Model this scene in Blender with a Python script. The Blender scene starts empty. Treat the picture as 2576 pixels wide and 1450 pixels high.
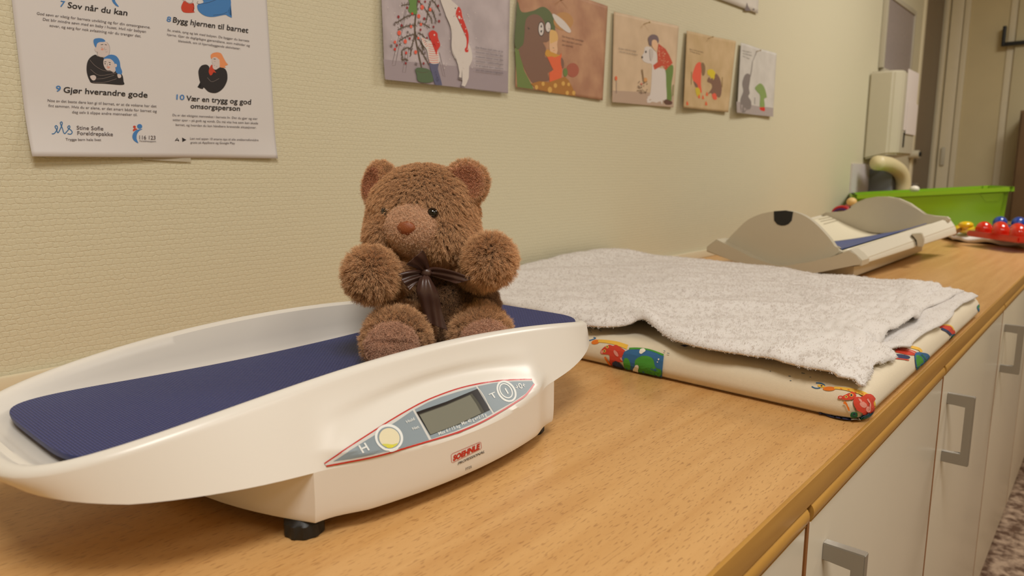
import bpy, bmesh, math, random
import numpy as np
from mathutils import Vector, Matrix
from mathutils.bvhtree import BVHTree
random.seed(7)
rng = np.random.default_rng(11)
S = bpy.context.scene
COL = S.collection

# ------------------------------------------------------------------ camera (worktop surface is z = 0, long wall is y = 0)
FPX = 1767.7
PITCH = math.radians(9.3167)
YAW = math.radians(40.997)
CAM = np.array([0.0, -0.928, 0.2455])
hv = np.array([math.cos(YAW), math.sin(YAW), 0.0])
RV = np.array([math.sin(YAW), -math.cos(YAW), 0.0])
UZ = np.array([0, 0, 1.0])
FV = hv * math.cos(PITCH) - UZ * math.sin(PITCH)
UV = UZ * math.cos(PITCH) + hv * math.sin(PITCH)
cd = bpy.data.cameras.new('camera')
cam = bpy.data.objects.new('camera', cd)
COL.objects.link(cam)
cd.sensor_fit = 'HORIZONTAL'
cd.sensor_width = 36.0
cd.lens = FPX / 2576 * 36.0
cd.clip_start = 0.02
cam.matrix_world = Matrix(((RV[0], UV[0], -FV[0], CAM[0]), (RV[1], UV[1], -FV[1], CAM[1]), (RV[2], UV[2], -FV[2], CAM[2]), (0, 0, 0, 1)))
cd.dof.use_dof = True
cd.dof.focus_distance = 0.68
cd.dof.aperture_fstop = 9.0
S.camera = cam

# ------------------------------------------------------------------ light
S.view_settings.view_transform = 'Standard'
S.view_settings.look = 'None'
S.view_settings.gamma = 1.0
S.view_settings.use_curve_mapping = False
S.view_settings.exposure = 0.0
wd = bpy.data.worlds.new('world')
S.world = wd
wd.use_nodes = True
wd.node_tree.nodes['Background'].inputs['Color'].default_value = (1.0, 0.92, 0.82, 1)
wd.node_tree.nodes['Background'].inputs['Strength'].default_value = 0.25

def area(name, loc, sx, sy, power, col=(1.0, 0.972, 0.915)):
    ld = bpy.data.lights.new(name, 'AREA')
    ld.shape = 'RECTANGLE'
    ld.size, ld.size_y = sx, sy
    ld.energy = power
    ld.color = col
    o = bpy.data.objects.new(name, ld)
    COL.objects.link(o)
    o.location = loc
    return o
area('ceiling_lamp_light', (-0.15, -1.30, 1.70), 0.6, 0.6, 25)
area('ceiling_lamp_light', (2.9, -1.25, 1.70), 0.9, 0.6, 33)
area('ceiling_lamp_light', (0.6, -2.6, 1.70), 1.2, 0.6, 17)

# ------------------------------------------------------------------ helpers
def ray(px, py):
    return FV * FPX + RV * (px - 1288) + UV * (725 - py)
def on_z(px, py, z=0.0):
    d = ray(px, py); return CAM + d * ((z - CAM[2]) / d[2])
def on_y(px, py, y=0.0):
    d = ray(px, py); return CAM + d * ((y - CAM[1]) / d[1])
def on_x(px, py, x=0.0):
    d = ray(px, py); return CAM + d * ((x - CAM[0]) / d[0])
def at(px, py, depth):
    return CAM + ray(px, py) / FPX * depth

def lin(c):
    c = c / 255.0
    return c / 12.92 if c <= 0.04045 else ((c + 0.055) / 1.055) ** 2.4
def rgb(r, g, b):
    return (lin(r), lin(g), lin(b), 1.0)

def mat(name, col, rough=0.5, metal=0.0, spec=0.5, noise=0.0, nscale=40.0, bump=0.0, bscale=200.0, coat=0.0, sheen=0.0, trans=0.0, sss=0.0):
    m = bpy.data.materials.new(name)
    m.use_nodes = True
    nt = m.node_tree
    b = nt.nodes['Principled BSDF']
    b.inputs['Base Color'].default_value = col
    b.inputs['Roughness'].default_value = rough
    b.inputs['Metallic'].default_value = metal
    b.inputs['Specular IOR Level'].default_value = spec
    b.inputs['Coat Weight'].default_value = coat
    b.inputs['Sheen Weight'].default_value = sheen
    b.inputs['Transmission Weight'].default_value = trans
    if sss:
        b.inputs['Subsurface Weight'].default_value = sss
        b.inputs['Subsurface Radius'].default_value = (0.004, 0.003, 0.002)
    tc = nt.nodes.new('ShaderNodeTexCoord')
    if noise > 0:
        n = nt.nodes.new('ShaderNodeTexNoise'); n.inputs['Scale'].default_value = nscale; n.inputs['Detail'].default_value = 4
        nt.links.new(tc.outputs['Object'], n.inputs['Vector'])
        r = nt.nodes.new('ShaderNodeMapRange')
        r.inputs['From Min'].default_value = 0.3; r.inputs['From Max'].default_value = 0.7
        r.inputs['To Min'].default_value = 1 - noise; r.inputs['To Max'].default_value = 1 + noise
        nt.links.new(n.outputs['Fac'], r.inputs['Value'])
        h = nt.nodes.new('ShaderNodeVectorMath'); h.operation = 'SCALE'
        h.inputs[0].default_value = col[:3]
        nt.links.new(r.outputs['Result'], h.inputs['Scale'])
        nt.links.new(h.outputs['Vector'], b.inputs['Base Color'])
    if bump > 0:
        n2 = nt.nodes.new('ShaderNodeTexNoise'); n2.inputs['Scale'].default_value = bscale; n2.inputs['Detail'].default_value = 3
        nt.links.new(tc.outputs['Object'], n2.inputs['Vector'])
        bp = nt.nodes.new('ShaderNodeBump'); bp.inputs['Strength'].default_value = bump; bp.inputs['Distance'].default_value = 0.001
        nt.links.new(n2.outputs['Fac'], bp.inputs['Height'])
        nt.links.new(bp.outputs['Normal'], b.inputs['Normal'])
    return m

def setp(o, label=None, cat=None, group=None, kind=None):
    if label: o['label'] = label
    if cat: o['category'] = cat
    if group: o['group'] = group
    if kind: o['kind'] = kind
    return o

def obj(name, verts, faces, m, parent=None, smooth=False, midx=None, angle=None):
    me = bpy.data.meshes.new(name)
    me.from_pydata([tuple(float(c) for c in v) for v in verts], [], faces)
    ms = m if isinstance(m, (list, tuple)) else [m]
    for q in ms: me.materials.append(q)
    if midx is not None: me.polygons.foreach_set('material_index', midx)
    if smooth or angle:
        me.polygons.foreach_set('use_smooth', [True] * len(me.polygons))
        if angle: me.set_sharp_from_angle(angle=math.radians(angle))
    me.update()
    o = bpy.data.objects.new(name, me)
    COL.objects.link(o)
    if parent:
        o.parent = parent
        bpy_mpi(o, parent)
    return o
def bpy_mpi(o, parent):
    # geometry is written in world coordinates; cancel the parent's offset
    p = parent; off = Vector((0, 0, 0))
    while p is not None:
        off += p.location; p = p.parent
    o.location = -off

def fromb(name, bm, m, parent=None, smooth=False, angle=None):
    bmesh.ops.recalc_face_normals(bm, faces=bm.faces)
    vs = [v.co.copy() for v in bm.verts]
    bm.verts.index_update()
    fs = [[v.index for v in f.verts] for f in bm.faces]
    mi = [f.material_index for f in bm.faces]
    bm.free()
    return obj(name, vs, fs, m, parent, smooth, mi, angle)

def empty(name, loc, label, cat, group=None):
    o = bpy.data.objects.new(name, None)
    o.empty_display_size = 0.02
    COL.objects.link(o)
    o.location = tuple(float(c) for c in loc)
    return setp(o, label, cat, group)

def box_bm(bm, x0, x1, y0, y1, z0, z1, bev=0.0, seg=2, mi=0):
    vs = [bm.verts.new(p) for p in ((x0, y0, z0), (x1, y0, z0), (x1, y1, z0), (x0, y1, z0), (x0, y0, z1), (x1, y0, z1), (x1, y1, z1), (x0, y1, z1))]
    fs = [bm.faces.new([vs[i] for i in f]) for f in ((0, 3, 2, 1), (4, 5, 6, 7), (0, 1, 5, 4), (1, 2, 6, 5), (2, 3, 7, 6), (3, 0, 4, 7))]
    for f in fs: f.material_index = mi
    if bev > 0:
        es = list({e for f in fs for e in f.edges})
        bmesh.ops.bevel(bm, geom=es, offset=bev, segments=seg, profile=0.6, affect='EDGES')
    return vs
def box(name, x0, x1, y0, y1, z0, z1, m, parent=None, bev=0.0, seg=2):
    bm = bmesh.new(); box_bm(bm, x0, x1, y0, y1, z0, z1, bev, seg)
    return fromb(name, bm, m, parent, angle=40 if bev else None)

def sphere_bm(bm, c, r, rot=None, sub=3, mi=0):
    res = bmesh.ops.create_icosphere(bm, subdivisions=sub, radius=1.0)
    r = (r, r, r) if not hasattr(r, '__len__') else r
    M = Matrix.Diagonal((*r, 1.0))
    if rot is not None: M = rot.to_4x4() @ M
    M = Matrix.Translation(Vector([float(v) for v in c])) @ M
    bmesh.ops.transform(bm, matrix=M, verts=res['verts'])
    return res['verts']

def tube_bm(bm, pts, rad, n=10, cap=True):
    pts = [Vector([float(c) for c in p]) for p in pts]
    rads = rad if hasattr(rad, '__len__') else [rad] * len(pts)
    rings = []
    up = Vector((0, 0, 1))
    for i, p in enumerate(pts):
        t = (pts[min(i + 1, len(pts) - 1)] - pts[max(i - 1, 0)]).normalized()
        s = t.cross(up)
        if s.length < 0.05: s = t.cross(Vector((0, 1, 0)))
        s.normalize(); u = s.cross(t).normalized()
        rings.append([bm.verts.new(p + (s * math.cos(2 * math.pi * k / n) + u * math.sin(2 * math.pi * k / n)) * rads[i]) for k in range(n)])
    for a, b in zip(rings, rings[1:]):
        for k in range(n):
            bm.faces.new((a[k], a[(k + 1) % n], b[(k + 1) % n], b[k]))
    if cap:
        bm.faces.new(list(reversed(rings[0]))); bm.faces.new(rings[-1])

def catmull(pts, n=6, closed=False):
    P = [np.array(p, float) for p in pts]; out = []
    L = len(P); rngi = range(L) if closed else range(L - 1)
    for i in rngi:
        if closed: p0, p1, p2, p3 = P[i - 1], P[i], P[(i + 1) % L], P[(i + 2) % L]
        else: p0, p1, p2, p3 = P[max(i - 1, 0)], P[i], P[i + 1], P[min(i + 2, L - 1)]
        for k in range(n):
            t = k / n
            out.append(0.5 * ((2 * p1) + (-p0 + p2) * t + (2 * p0 - 5 * p1 + 4 * p2 - p3) * t * t + (-p0 + 3 * p1 - 3 * p2 + p3) * t ** 3))
    if not closed: out.append(P[-1])
    return out

def grid_faces(nu, nv, closed_u=False):
    f = []
    for i in range(nu if closed_u else nu - 1):
        for j in range(nv - 1):
            a = i * nv + j; b = ((i + 1) % nu) * nv + j
            f.append((a, b, b + 1, a + 1))
    return f

# ---- flat print: coloured shapes and lettering, collected in picture coordinates and laid on a real surface
_glyph = {}
def text_shape(s, bold=0.0, shear=0.0):
    key = (s, bold, shear)
    if key in _glyph: return _glyph[key]
    cu = bpy.data.curves.new('t', 'FONT'); cu.body = s; cu.size = 1.0; cu.offset = bold; cu.shear = shear
    cu.resolution_u = 3
    ob = bpy.data.objects.new('t', cu); COL.objects.link(ob)
    dg = bpy.context.evaluated_depsgraph_get()
    me = bpy.data.meshes.new_from_object(ob.evaluated_get(dg))
    vs = np.array([v.co[:2] for v in me.vertices]) if len(me.vertices) else np.zeros((1, 2))
    fs = [list(p.vertices) for p in me.polygons]
    bpy.data.objects.remove(ob); bpy.data.curves.remove(cu); bpy.data.meshes.remove(me)
    x0, x1 = vs[:, 0].min(), vs[:, 0].max()
    vs[:, 0] -= x0
    _glyph[key] = (vs, fs, x1 - x0)
    return _glyph[key]

class Print:
    def __init__(self, place, step=0.00006, maxlen=None, base=0.0004):
        self.place = place; self.step = step; self.v = []; self.f = []; self.mi = []; self.mats = []; self.layer = 0
        self.maxlen = maxlen; self.base = base; self.T = (0, 0, 1.0)
    def tr(self, p): return (self.T[0] + p[0] / self.T[2], self.T[1] + p[1] / self.T[2])
    def m(self, m):
        if m not in self.mats: self.mats.append(m)
        return self.mats.index(m)
    def put(self, pts, faces, m, inc=1.0):
        off = self.base + self.layer * self.step; self.layer += inc
        k = len(self.v); mi = self.m(m)
        for p in pts: self.v.append(self.place(p[0], p[1], off))
        for f in faces: self.f.append([k + i for i in f]); self.mi.append(mi)
    def poly(self, pts, m, smooth=False, raw=False):
        if smooth: pts = catmull(pts, 5, True)
        pts = [self.tr(p) for p in pts]
        bm = bmesh.new()
        vs = [bm.verts.new((p[0], p[1], 0)) for p in pts]
        bm.faces.new(vs)
        bmesh.ops.triangulate(bm, faces=bm.faces)
        if self.maxlen:
            for _ in range(7):
                es = [e for e in bm.edges if e.calc_length() > self.maxlen]
                if not es: break
                bmesh.ops.subdivide_edges(bm, edges=es, cuts=1)
                bmesh.ops.triangulate(bm, faces=bm.faces)
        bm.verts.index_update()
        P = [(v.co.x, v.co.y) for v in bm.verts]; F = [[v.index for v in f.verts] for f in bm.faces]
        bm.free()
        self.put(P, F, m)
    def ell(self, cx, cy, rx, ry, m, ang=0.0, n=20, a0=0, a1=360):
        l0 = self.layer
        c, s = math.cos(math.radians(ang)), math.sin(math.radians(ang)); pts = []
        for k in range(n if a1 - a0 >= 360 else n + 1):
            a = math.radians(a0 + (a1 - a0) * k / n); x, y = rx * math.cos(a), ry * math.sin(a)
            pts.append((cx + x * c - y * s, cy + x * s + y * c))
        self.poly(pts, m)
        if self.step < 0.00003: self.layer = l0 + 0.9
    def line(self, pts, w, m, smooth=True, w1=None, closed=False):
        if smooth and len(pts) > 2: pts = catmull(pts, 6, closed)
        pts = [np.array(self.tr(p)) for p in pts]
        if closed: pts.append(pts[0])
        if self.maxlen:
            q = [pts[0]]
            for a, b in zip(pts, pts[1:]):
                n = max(1, int(np.linalg.norm(b - a) / self.maxlen))
                for k in range(1, n + 1): q.append(a + (b - a) * k / n)
            pts = q
        w = w / self.T[2]; w1 = w if w1 is None else w1 / self.T[2]
        V = []; n = len(pts)
        for i, p in enumerate(pts):
            t = pts[min(i + 1, n - 1)] - pts[max(i - 1, 0)]
            if closed and i in (0, n - 1): t = pts[1] - pts[-2]
            t = t / (np.linalg.norm(t) + 1e-9); nn = np.array([-t[1], t[0]])
            ww = (w + (w1 - w) * i / max(1, n - 1)) / 2
            V += [tuple(p + nn * ww), tuple(p - nn * ww)]
        F = [(2 * i, 2 * i + 1, 2 * i + 3, 2 * i + 2) for i in range(n - 1)]
        self.put(V, F, m, 0.06 if self.step < 0.00003 else 1.0)
    def ring(self, cx, cy, rx, ry, w, m, ang=0.0):
        c, s = math.cos(math.radians(ang)), math.sin(math.radians(ang))
        self.line([(cx + rx * math.cos(a) * c - ry * math.sin(a) * s, cy + rx * math.cos(a) * s + ry * math.sin(a) * c) for a in [2 * math.pi * k / 16 for k in range(16)]], w, m, closed=True)
    def text(self, s, p0, p1, cap, m, up=None, bold=0.0, shear=0.0):
        vs, fs, wid = text_shape(s, bold, shear)
        p0 = np.array(self.tr(p0)); p1 = np.array(self.tr(p1)); e = (p1 - p0) / wid
        if up is None:
            d = (p1 - p0) / np.linalg.norm(p1 - p0); up = (d[1], -d[0])
        u = np.array(up, float); u = u / np.linalg.norm(u) * cap / self.T[2] / 0.73
        self.put([tuple(p0 + e * v[0] + u * v[1]) for v in vs], fs, m)
    def done(self, name, parent):
        return obj(name, self.v, self.f, self.mats, parent, midx=self.mi)

def ink(name, c, rough=0.6, **k): return mat('ink_' + name, rgb(*c), rough, **k)

# ------------------------------------------------------------------ surface materials
def wall_material():
    m = mat('woven_wallpaper', rgb(212, 204, 176), 0.55, spec=0.35)
    nt = m.node_tree; b = nt.nodes['Principled BSDF']
    tc = nt.nodes.new('ShaderNodeTexCoord')
    mp = nt.nodes.new('ShaderNodeMapping'); mp.inputs['Rotation'].default_value = (math.radians(90), 0, 0)
    nt.links.new(tc.outputs['Object'], mp.inputs['Vector'])
    nz = nt.nodes.new('ShaderNodeTexNoise'); nz.inputs['Scale'].default_value = 110; nz.inputs['Detail'].default_value = 3
    nt.links.new(mp.outputs['Vector'], nz.inputs['Vector'])
    sb = nt.nodes.new('ShaderNodeVectorMath'); sb.operation = 'SUBTRACT'; sb.inputs[1].default_value = (0.5, 0.5, 0.5)
    nt.links.new(nz.outputs['Color'], sb.inputs[0])
    sc = nt.nodes.new('ShaderNodeVectorMath'); sc.operation = 'SCALE'; sc.inputs['Scale'].default_value = 0.006
    nt.links.new(sb.outputs['Vector'], sc.inputs[0])
    ad = nt.nodes.new('ShaderNodeVectorMath'); ad.operation = 'ADD'
    nt.links.new(mp.outputs['Vector'], ad.inputs[0]); nt.links.new(sc.outputs['Vector'], ad.inputs[1])
    br = nt.nodes.new('ShaderNodeTexBrick'); br.offset = 0.5; br.squash = 1.0
    br.inputs['Scale'].default_value = 1.0
    br.inputs['Brick Width'].default_value = 0.0078; br.inputs['Row Height'].default_value = 0.0064
    br.inputs['Mortar Size'].default_value = 0.0010; br.inputs['Mortar Smooth'].default_value = 1.0
    br.inputs['Color1'].default_value = (1, 1, 1, 1); br.inputs['Color2'].default_value = (0.72, 0.72, 0.72, 1); br.inputs['Mortar'].default_value = (0.2, 0.2, 0.2, 1)
    nt.links.new(ad.outputs['Vector'], br.inputs['Vector'])
    n2 = nt.nodes.new('ShaderNodeTexNoise'); n2.inputs['Scale'].default_value = 330; n2.inputs['Detail'].default_value = 2
    nt.links.new(mp.outputs['Vector'], n2.inputs['Vector'])
    mx = nt.nodes.new('ShaderNodeMath'); mx.operation = 'MULTIPLY_ADD'; mx.inputs[1].default_value = 0.75
    nt.links.new(n2.outputs['Fac'], mx.inputs[0]); nt.links.new(br.outputs['Color'], mx.inputs[2])
    bp = nt.nodes.new('ShaderNodeBump'); bp.inputs['Strength'].default_value = 0.5; bp.inputs['Distance'].default_value = 0.0009
    nt.links.new(mx.outputs['Value'], bp.inputs['Height']); nt.links.new(bp.outputs['Normal'], b.inputs['Normal'])
    return m

def wood_material(name, c1, c2, rough=0.32, fleck=True):
    m = mat(name, c1, rough, spec=0.45)
    nt = m.node_tree; b = nt.nodes['Principled BSDF']
    tc = nt.nodes.new('ShaderNodeTexCoord')
    mp = nt.nodes.new('ShaderNodeMapping'); mp.inputs['Scale'].default_value = (0.9, 16, 16)
    nt.links.new(tc.outputs['Object'], mp.inputs['Vector'])
    nz = nt.nodes.new('ShaderNodeTexNoise'); nz.inputs['Scale'].default_value = 3.2; nz.inputs['Detail'].default_value = 7; nz.inputs['Distortion'].default_value = 0.9
    nt.links.new(mp.outputs['Vector'], nz.inputs['Vector'])
    cr = nt.nodes.new('ShaderNodeValToRGB'); cr.color_ramp.elements[0].position = 0.32; cr.color_ramp.elements[1].position = 0.68
    cr.color_ramp.elements[0].color = c2; cr.color_ramp.elements[1].color = c1
    nt.links.new(nz.outputs['Fac'], cr.inputs['Fac'])
    out = cr.outputs['Color']
    if fleck:
        mp2 = nt.nodes.new('ShaderNodeMapping'); mp2.inputs['Scale'].default_value = (115, 720, 300)
        nt.links.new(tc.outputs['Object'], mp2.inputs['Vector'])
        vo = nt.nodes.new('ShaderNodeTexNoise'); vo.inputs['Scale'].default_value = 1.0; vo.inputs['Detail'].default_value = 1
        nt.links.new(mp2.outputs['Vector'], vo.inputs['Vector'])
        mr = nt.nodes.new('ShaderNodeMapRange'); mr.inputs['From Min'].default_value = 0.60; mr.inputs['From Max'].default_value = 0.68
        mr.inputs['To Min'].default_value = 0.0; mr.inputs['To Max'].default_value = 0.45
        nt.links.new(vo.outputs['Fac'], mr.inputs['Value'])
        mix = nt.nodes.new('ShaderNodeMix'); mix.data_type = 'RGBA'
        nt.links.new(mr.outputs['Result'], mix.inputs['Factor']); nt.links.new(out, mix.inputs['A'])
        mix.inputs['B'].default_value = rgb(120, 70, 30)
        out = mix.outputs['Result']
        bp = nt.nodes.new('ShaderNodeBump'); bp.inputs['Strength'].default_value = 0.25; bp.inputs['Distance'].default_value = 0.0003; bp.invert = True
        nt.links.new(mr.outputs['Result'], bp.inputs['Height']); nt.links.new(bp.outputs['Normal'], b.inputs['Normal'])
    nt.links.new(out, b.inputs['Base Color'])
    return m

def pad_rubber():
    m = mat('navy_rubber', rgb(45, 50, 98), 0.5, spec=0.4)
    nt = m.node_tree; b = nt.nodes['Principled BSDF']
    tc = nt.nodes.new('ShaderNodeTexCoord')
    br = nt.nodes.new('ShaderNodeTexBrick'); br.offset = 0.5
    br.inputs['Scale'].default_value = 1.0
    br.inputs['Brick Width'].default_value = 0.0042; br.inputs['Row Height'].default_value = 0.0021
    br.inputs['Mortar Size'].default_value = 0.0006; br.inputs['Mortar Smooth'].default_value = 1.0
    mp = nt.nodes.new('ShaderNodeMapping'); mp.inputs['Rotation'].default_value = (0, 0, math.radians(90))
    nt.links.new(tc.outputs['Object'], mp.inputs['Vector'])
    nt.links.new(mp.outputs['Vector'], br.inputs['Vector'])
    br.inputs['Color1'].default_value = (1, 1, 1, 1); br.inputs['Color2'].default_value = (1, 1, 1, 1); br.inputs['Mortar'].default_value = (0, 0, 0, 1)
    bp = nt.nodes.new('ShaderNodeBump'); bp.inputs['Strength'].default_value = 0.8; bp.inputs['Distance'].default_value = 0.0007
    nt.links.new(br.outputs['Color'], bp.inputs['Height']); nt.links.new(bp.outputs['Normal'], b.inputs['Normal'])
    mix = nt.nodes.new('ShaderNodeMix'); mix.data_type = 'RGBA'
    mix.inputs['A'].default_value = rgb(58, 66, 122); mix.inputs['B'].default_value = rgb(30, 36, 84)
    nt.links.new(br.outputs['Fac'], mix.inputs['Factor']); nt.links.new(mix.outputs['Result'], b.inputs['Base Color'])
    return m

M_wall = wall_material()
M_plain = mat('painted_wall', rgb(208, 192, 150), 0.6, noise=0.02, nscale=8)
M_ceil = mat('ceiling_paint', rgb(235, 228, 210), 0.8)
M_wood = wood_material('beech_laminate', rgb(210, 164, 106), rgb(197, 148, 90))
M_edge = wood_material('beech_edging', rgb(196, 148, 72), rgb(176, 128, 56), 0.35, fleck=False)
M_gap = mat('brown_gap', rgb(146, 92, 42), 0.6)
M_door = mat('white_laminate', rgb(214, 204, 186), 0.28, noise=0.01, nscale=5)
M_metal = mat('brushed_nickel', rgb(170, 164, 154), 0.42, metal=0.75)
M_white = mat('white_plastic', rgb(226, 220, 211), 0.30, spec=0.5)
M_rubber = pad_rubber()
M_navy = mat('navy_edge', rgb(36, 46, 104), 0.5)
M_black = mat('black_rubber', rgb(24, 23, 22), 0.5)
M_trim = mat('trim_paint', rgb(222, 210, 180), 0.45, noise=0.015, nscale=20)

# ------------------------------------------------------------------ room shell
ZF = -0.83
def structure(o): return setp(o, kind='structure')
structure(box('floor', -2.0, 6.2, -3.6, 0.3, ZF - 0.05, ZF, mat('speckled_vinyl', rgb(120, 96, 74), 0.4)))
fl = bpy.data.objects['floor'].data.materials[0]
nt = fl.node_tree; tc = nt.nodes.new('ShaderNodeTexCoord'); n = nt.nodes.new('ShaderNodeTexNoise'); n.inputs['Scale'].default_value = 38; n.inputs['Detail'].default_value = 6
nt.links.new(tc.outputs['Object'], n.inputs['Vector'])
cr = nt.nodes.new('ShaderNodeValToRGB'); cr.color_ramp.elements[0].position = 0.38; cr.color_ramp.elements[1].position = 0.62
cr.color_ramp.elements[0].color = rgb(96, 72, 56); cr.color_ramp.elements[1].color = rgb(182, 156, 132)
nt.links.new(n.outputs['Fac'], cr.inputs['Fac']); nt.links.new(cr.outputs['Color'], nt.nodes['Principled BSDF'].inputs['Base Color'])
XE = 5.05
structure(box('ceiling', -2.0, 6.2, -3.6, 0.3, 1.75, 1.8, M_ceil))
# long wall with a doorway near its far end
DX0, DX1, DZ = 4.44, 4.96, 1.29
bm = bmesh.new()
box_bm(bm, -2.0, DX0, 0.0, 0.12, ZF, 1.75); box_bm(bm, DX1, 6.2, 0.0, 0.12, ZF, 1.75); box_bm(bm, DX0, DX1, 0.0, 0.12, DZ, 1.75)
structure(fromb('wall_back', bm, M_wall))
structure(box('wall_right', XE, XE + 0.1, -3.6, 0.0, ZF, 1.75, M_plain))
structure(box('wall_left', -2.0, -1.9, -3.6, 0.0, ZF, 1.75, M_plain))
structure(box('wall_front', -2.0, 6.2, -3.6, -3.5, ZF, 1.75, M_plain))
structure(box('trim_1', -1.9, 3.2, -0.010, -0.0005, 0.0, 0.022, M_trim, bev=0.003))

# ------------------------------------------------------------------ worktop and cabinets
YF = -0.76
top = empty('worktop', (0, -0.38, 0), 'long beech laminate worktop under the scales and changing pad', 'worktop')
box('board', -1.6, 4.4, YF + 0.0035, -0.0005, -0.0215, 0.0, M_wood, top)
bm = bmesh.new(); box_bm(bm, -1.6, 4.4, YF, YF + 0.0034, -0.0215, 0.0004, 0.0006, 2)
e = fromb('front_edging', bm, M_edge, top, angle=40); e['label'] = 'darker golden edging strip'

gaps = [-0.63, -0.035, 0.56, 1.118, 1.745, 2.345, 2.945, 3.545]
cab_labels = ['white cabinet below the left end of the near scale',
              'white cabinet under the beech worktop below the baby scale',
              'white cabinet with the handle cut by the bottom edge of the photo',
              'white cabinet below the changing pad with its full handle in view',
              'white cabinet below the far scale, right after the changing pad',
              'narrow looking white cabinet second from the far end of the worktop',
              'farthest white cabinet under the worktop, past the far scale']
for i, (xa, xb) in enumerate(zip(gaps, gaps[1:])):
    c = empty('cabinet', ((xa + xb) / 2, -0.40, ZF), cab_labels[i], 'cabinet', 'white cabinets under the worktop')
    box('body', xa + 0.0004, xb - 0.0004, YF + 0.024, -0.02, ZF + 0.12, -0.023, M_gap, c)
    box('plinth', xa + 0.0004, xb - 0.0004, YF + 0.08, YF + 0.10, ZF + 0.0005, ZF + 0.12, M_door, c)
    d = box('door', xa + 0.0074, xb - 0.0035, YF + 0.0005, YF + 0.0195, -0.692, -0.0385, M_door, c, bev=0.0012)
    # rounded wooden grip profile on the door's top edge
    prof = [(YF + 0.0195, -0.0385), (YF + 0.0005, -0.0385)]
    for k in range(9):
        a = math.radians(-90 + 20 * k); prof.append((YF + 0.0036 - 0.0052 * math.cos(a), -0.0305 + 0.0078 * math.sin(a)))
    prof += [(YF + 0.0195, -0.0227)]
    V = [(x, y, z) for x in (xa + 0.009, xb - 0.001) for y, z in prof]; n = len(prof)
    F = [(k, (k + 1) % n, n + (k + 1) % n, n + k) for k in range(n)] + [tuple(range(n)), tuple(range(2 * n - 1, n - 1, -1))]
    g = obj('grip_edge', V, F, M_edge, d, angle=50); g['label'] = 'rounded wooden top edge'
    g2 = box('side_edge', xa + 0.0018, xa + 0.0072, YF + 0.0008, YF + 0.0195, -0.692, -0.030, M_gap, d)
    # square bracket handle
    hx = xa + 0.052
    prof = [(0.0008, -0.073), (-0.034, -0.073), (-0.034, -0.178), (0.0008, -0.178), (0.0008, -0.162), (-0.024, -0.162), (-0.024, -0.089), (0.0008, -0.089)]
    bm = bmesh.new(); lo = [bm.verts.new((hx - 0.005, YF + p[0], p[1])) for p in prof]; hi = [bm.verts.new((hx + 0.005, YF + p[0], p[1])) for p in prof]
    bm.faces.new(lo); bm.faces.new(hi[::-1])
    for k in range(8): bm.faces.new((lo[k], lo[(k + 1) % 8], hi[(k + 1) % 8], hi[k]))
    bmesh.ops.bevel(bm, geom=bm.edges[:], offset=0.0008, segments=2, affect='EDGES')
    fromb('handle', bm, M_metal, d, angle=40)

# ------------------------------------------------------------------ near baby scale
XC, YC, SA, SB, SN = 0.375, -0.4015, 0.287, 0.1185, 4.0
def supery(t, b=SB, n=SN): return b * max(0.0, 1 - abs(t) ** n) ** (1 / n)
def plan_cols(nf=53, ne=46, hw=0.13):
    cols = []
    def superpt(th):
        c, s = math.cos(th), math.sin(th)
        return (SA * math.copysign(abs(c) ** (2 / SN), c), SB * math.copysign(abs(s) ** (2 / SN), s))
    def arc(side):
        # right end (side=+1) from front(-y) to back(+y); left end from back to front
        pts = []
        N = 4000
        ths = np.linspace(-math.pi / 2, math.pi / 2, N) if side > 0 else np.linspace(math.pi / 2, 3 * math.pi / 2, N)
        P = np.array([superpt(t) for t in ths])
        P = P[np.abs(P[:, 0]) >= hw]
        yy = supery(hw / SA)
        st, en = (hw, -yy), (hw, yy)
        if side < 0: st, en = (-hw, yy), (-hw, -yy)
        P = np.vstack([[st], P, [en]])
        L = np.concatenate([[0], np.cumsum(np.linalg.norm(np.diff(P, axis=0), axis=1))])
        q = np.linspace(0, L[-1], ne)
        return np.stack([np.interp(q, L, P[:, 0]), np.interp(q, L, P[:, 1])], 1)
    for x in np.linspace(-hw, hw, nf): cols.append((x, -supery(x / SA), 'F'))
    for p in arc(1)[1:]: cols.append((p[0], p[1], 'W'))
    for x in np.linspace(hw, -hw, nf)[1:]: cols.append((x, supery(x / SA), 'B'))
    for p in arc(-1)[1:-1]: cols.append((p[0], p[1], 'W'))
    return cols
cols = plan_cols()
NC = len(cols)
PX = np.array([c[0] for c in cols]); PY = np.array([c[1] for c in cols])
gx = np.sign(PX) * np.abs(PX / SA) ** (SN - 1) / SA; gy = np.sign(PY) * np.abs(PY / SB) ** (SN - 1) / SB
gl = np.hypot(gx, gy); NX, NY = gx / gl, gy / gl
PXO = PX + 0
for i in range(NC):
    q = max(0.0, (abs(PX[i]) - 0.13) / 0.157); PXO[i] -= (0.009 if PX[i] > 0 else -0.003) * q * q
PX = PXO
def Rz(t): return 0.1075 - 0.031 * t * t
def Fz(t): return 0.063 + 0.007 * t * t
def Wz(t): return 0.0465 + 0.0265 * abs(t) ** 1.75 if t > 0 else 0.0465 + 0.0142 * t * t + 0.006 * max(0, -t - 0.8) / 0.2
def Mz(t): return 0.0685 + 0.0125 * abs(t) ** 2.2 + 0.003 * t
def smooth01(q): q = min(1, max(0, q)); return q * q * (3 - 2 * q)
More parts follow.
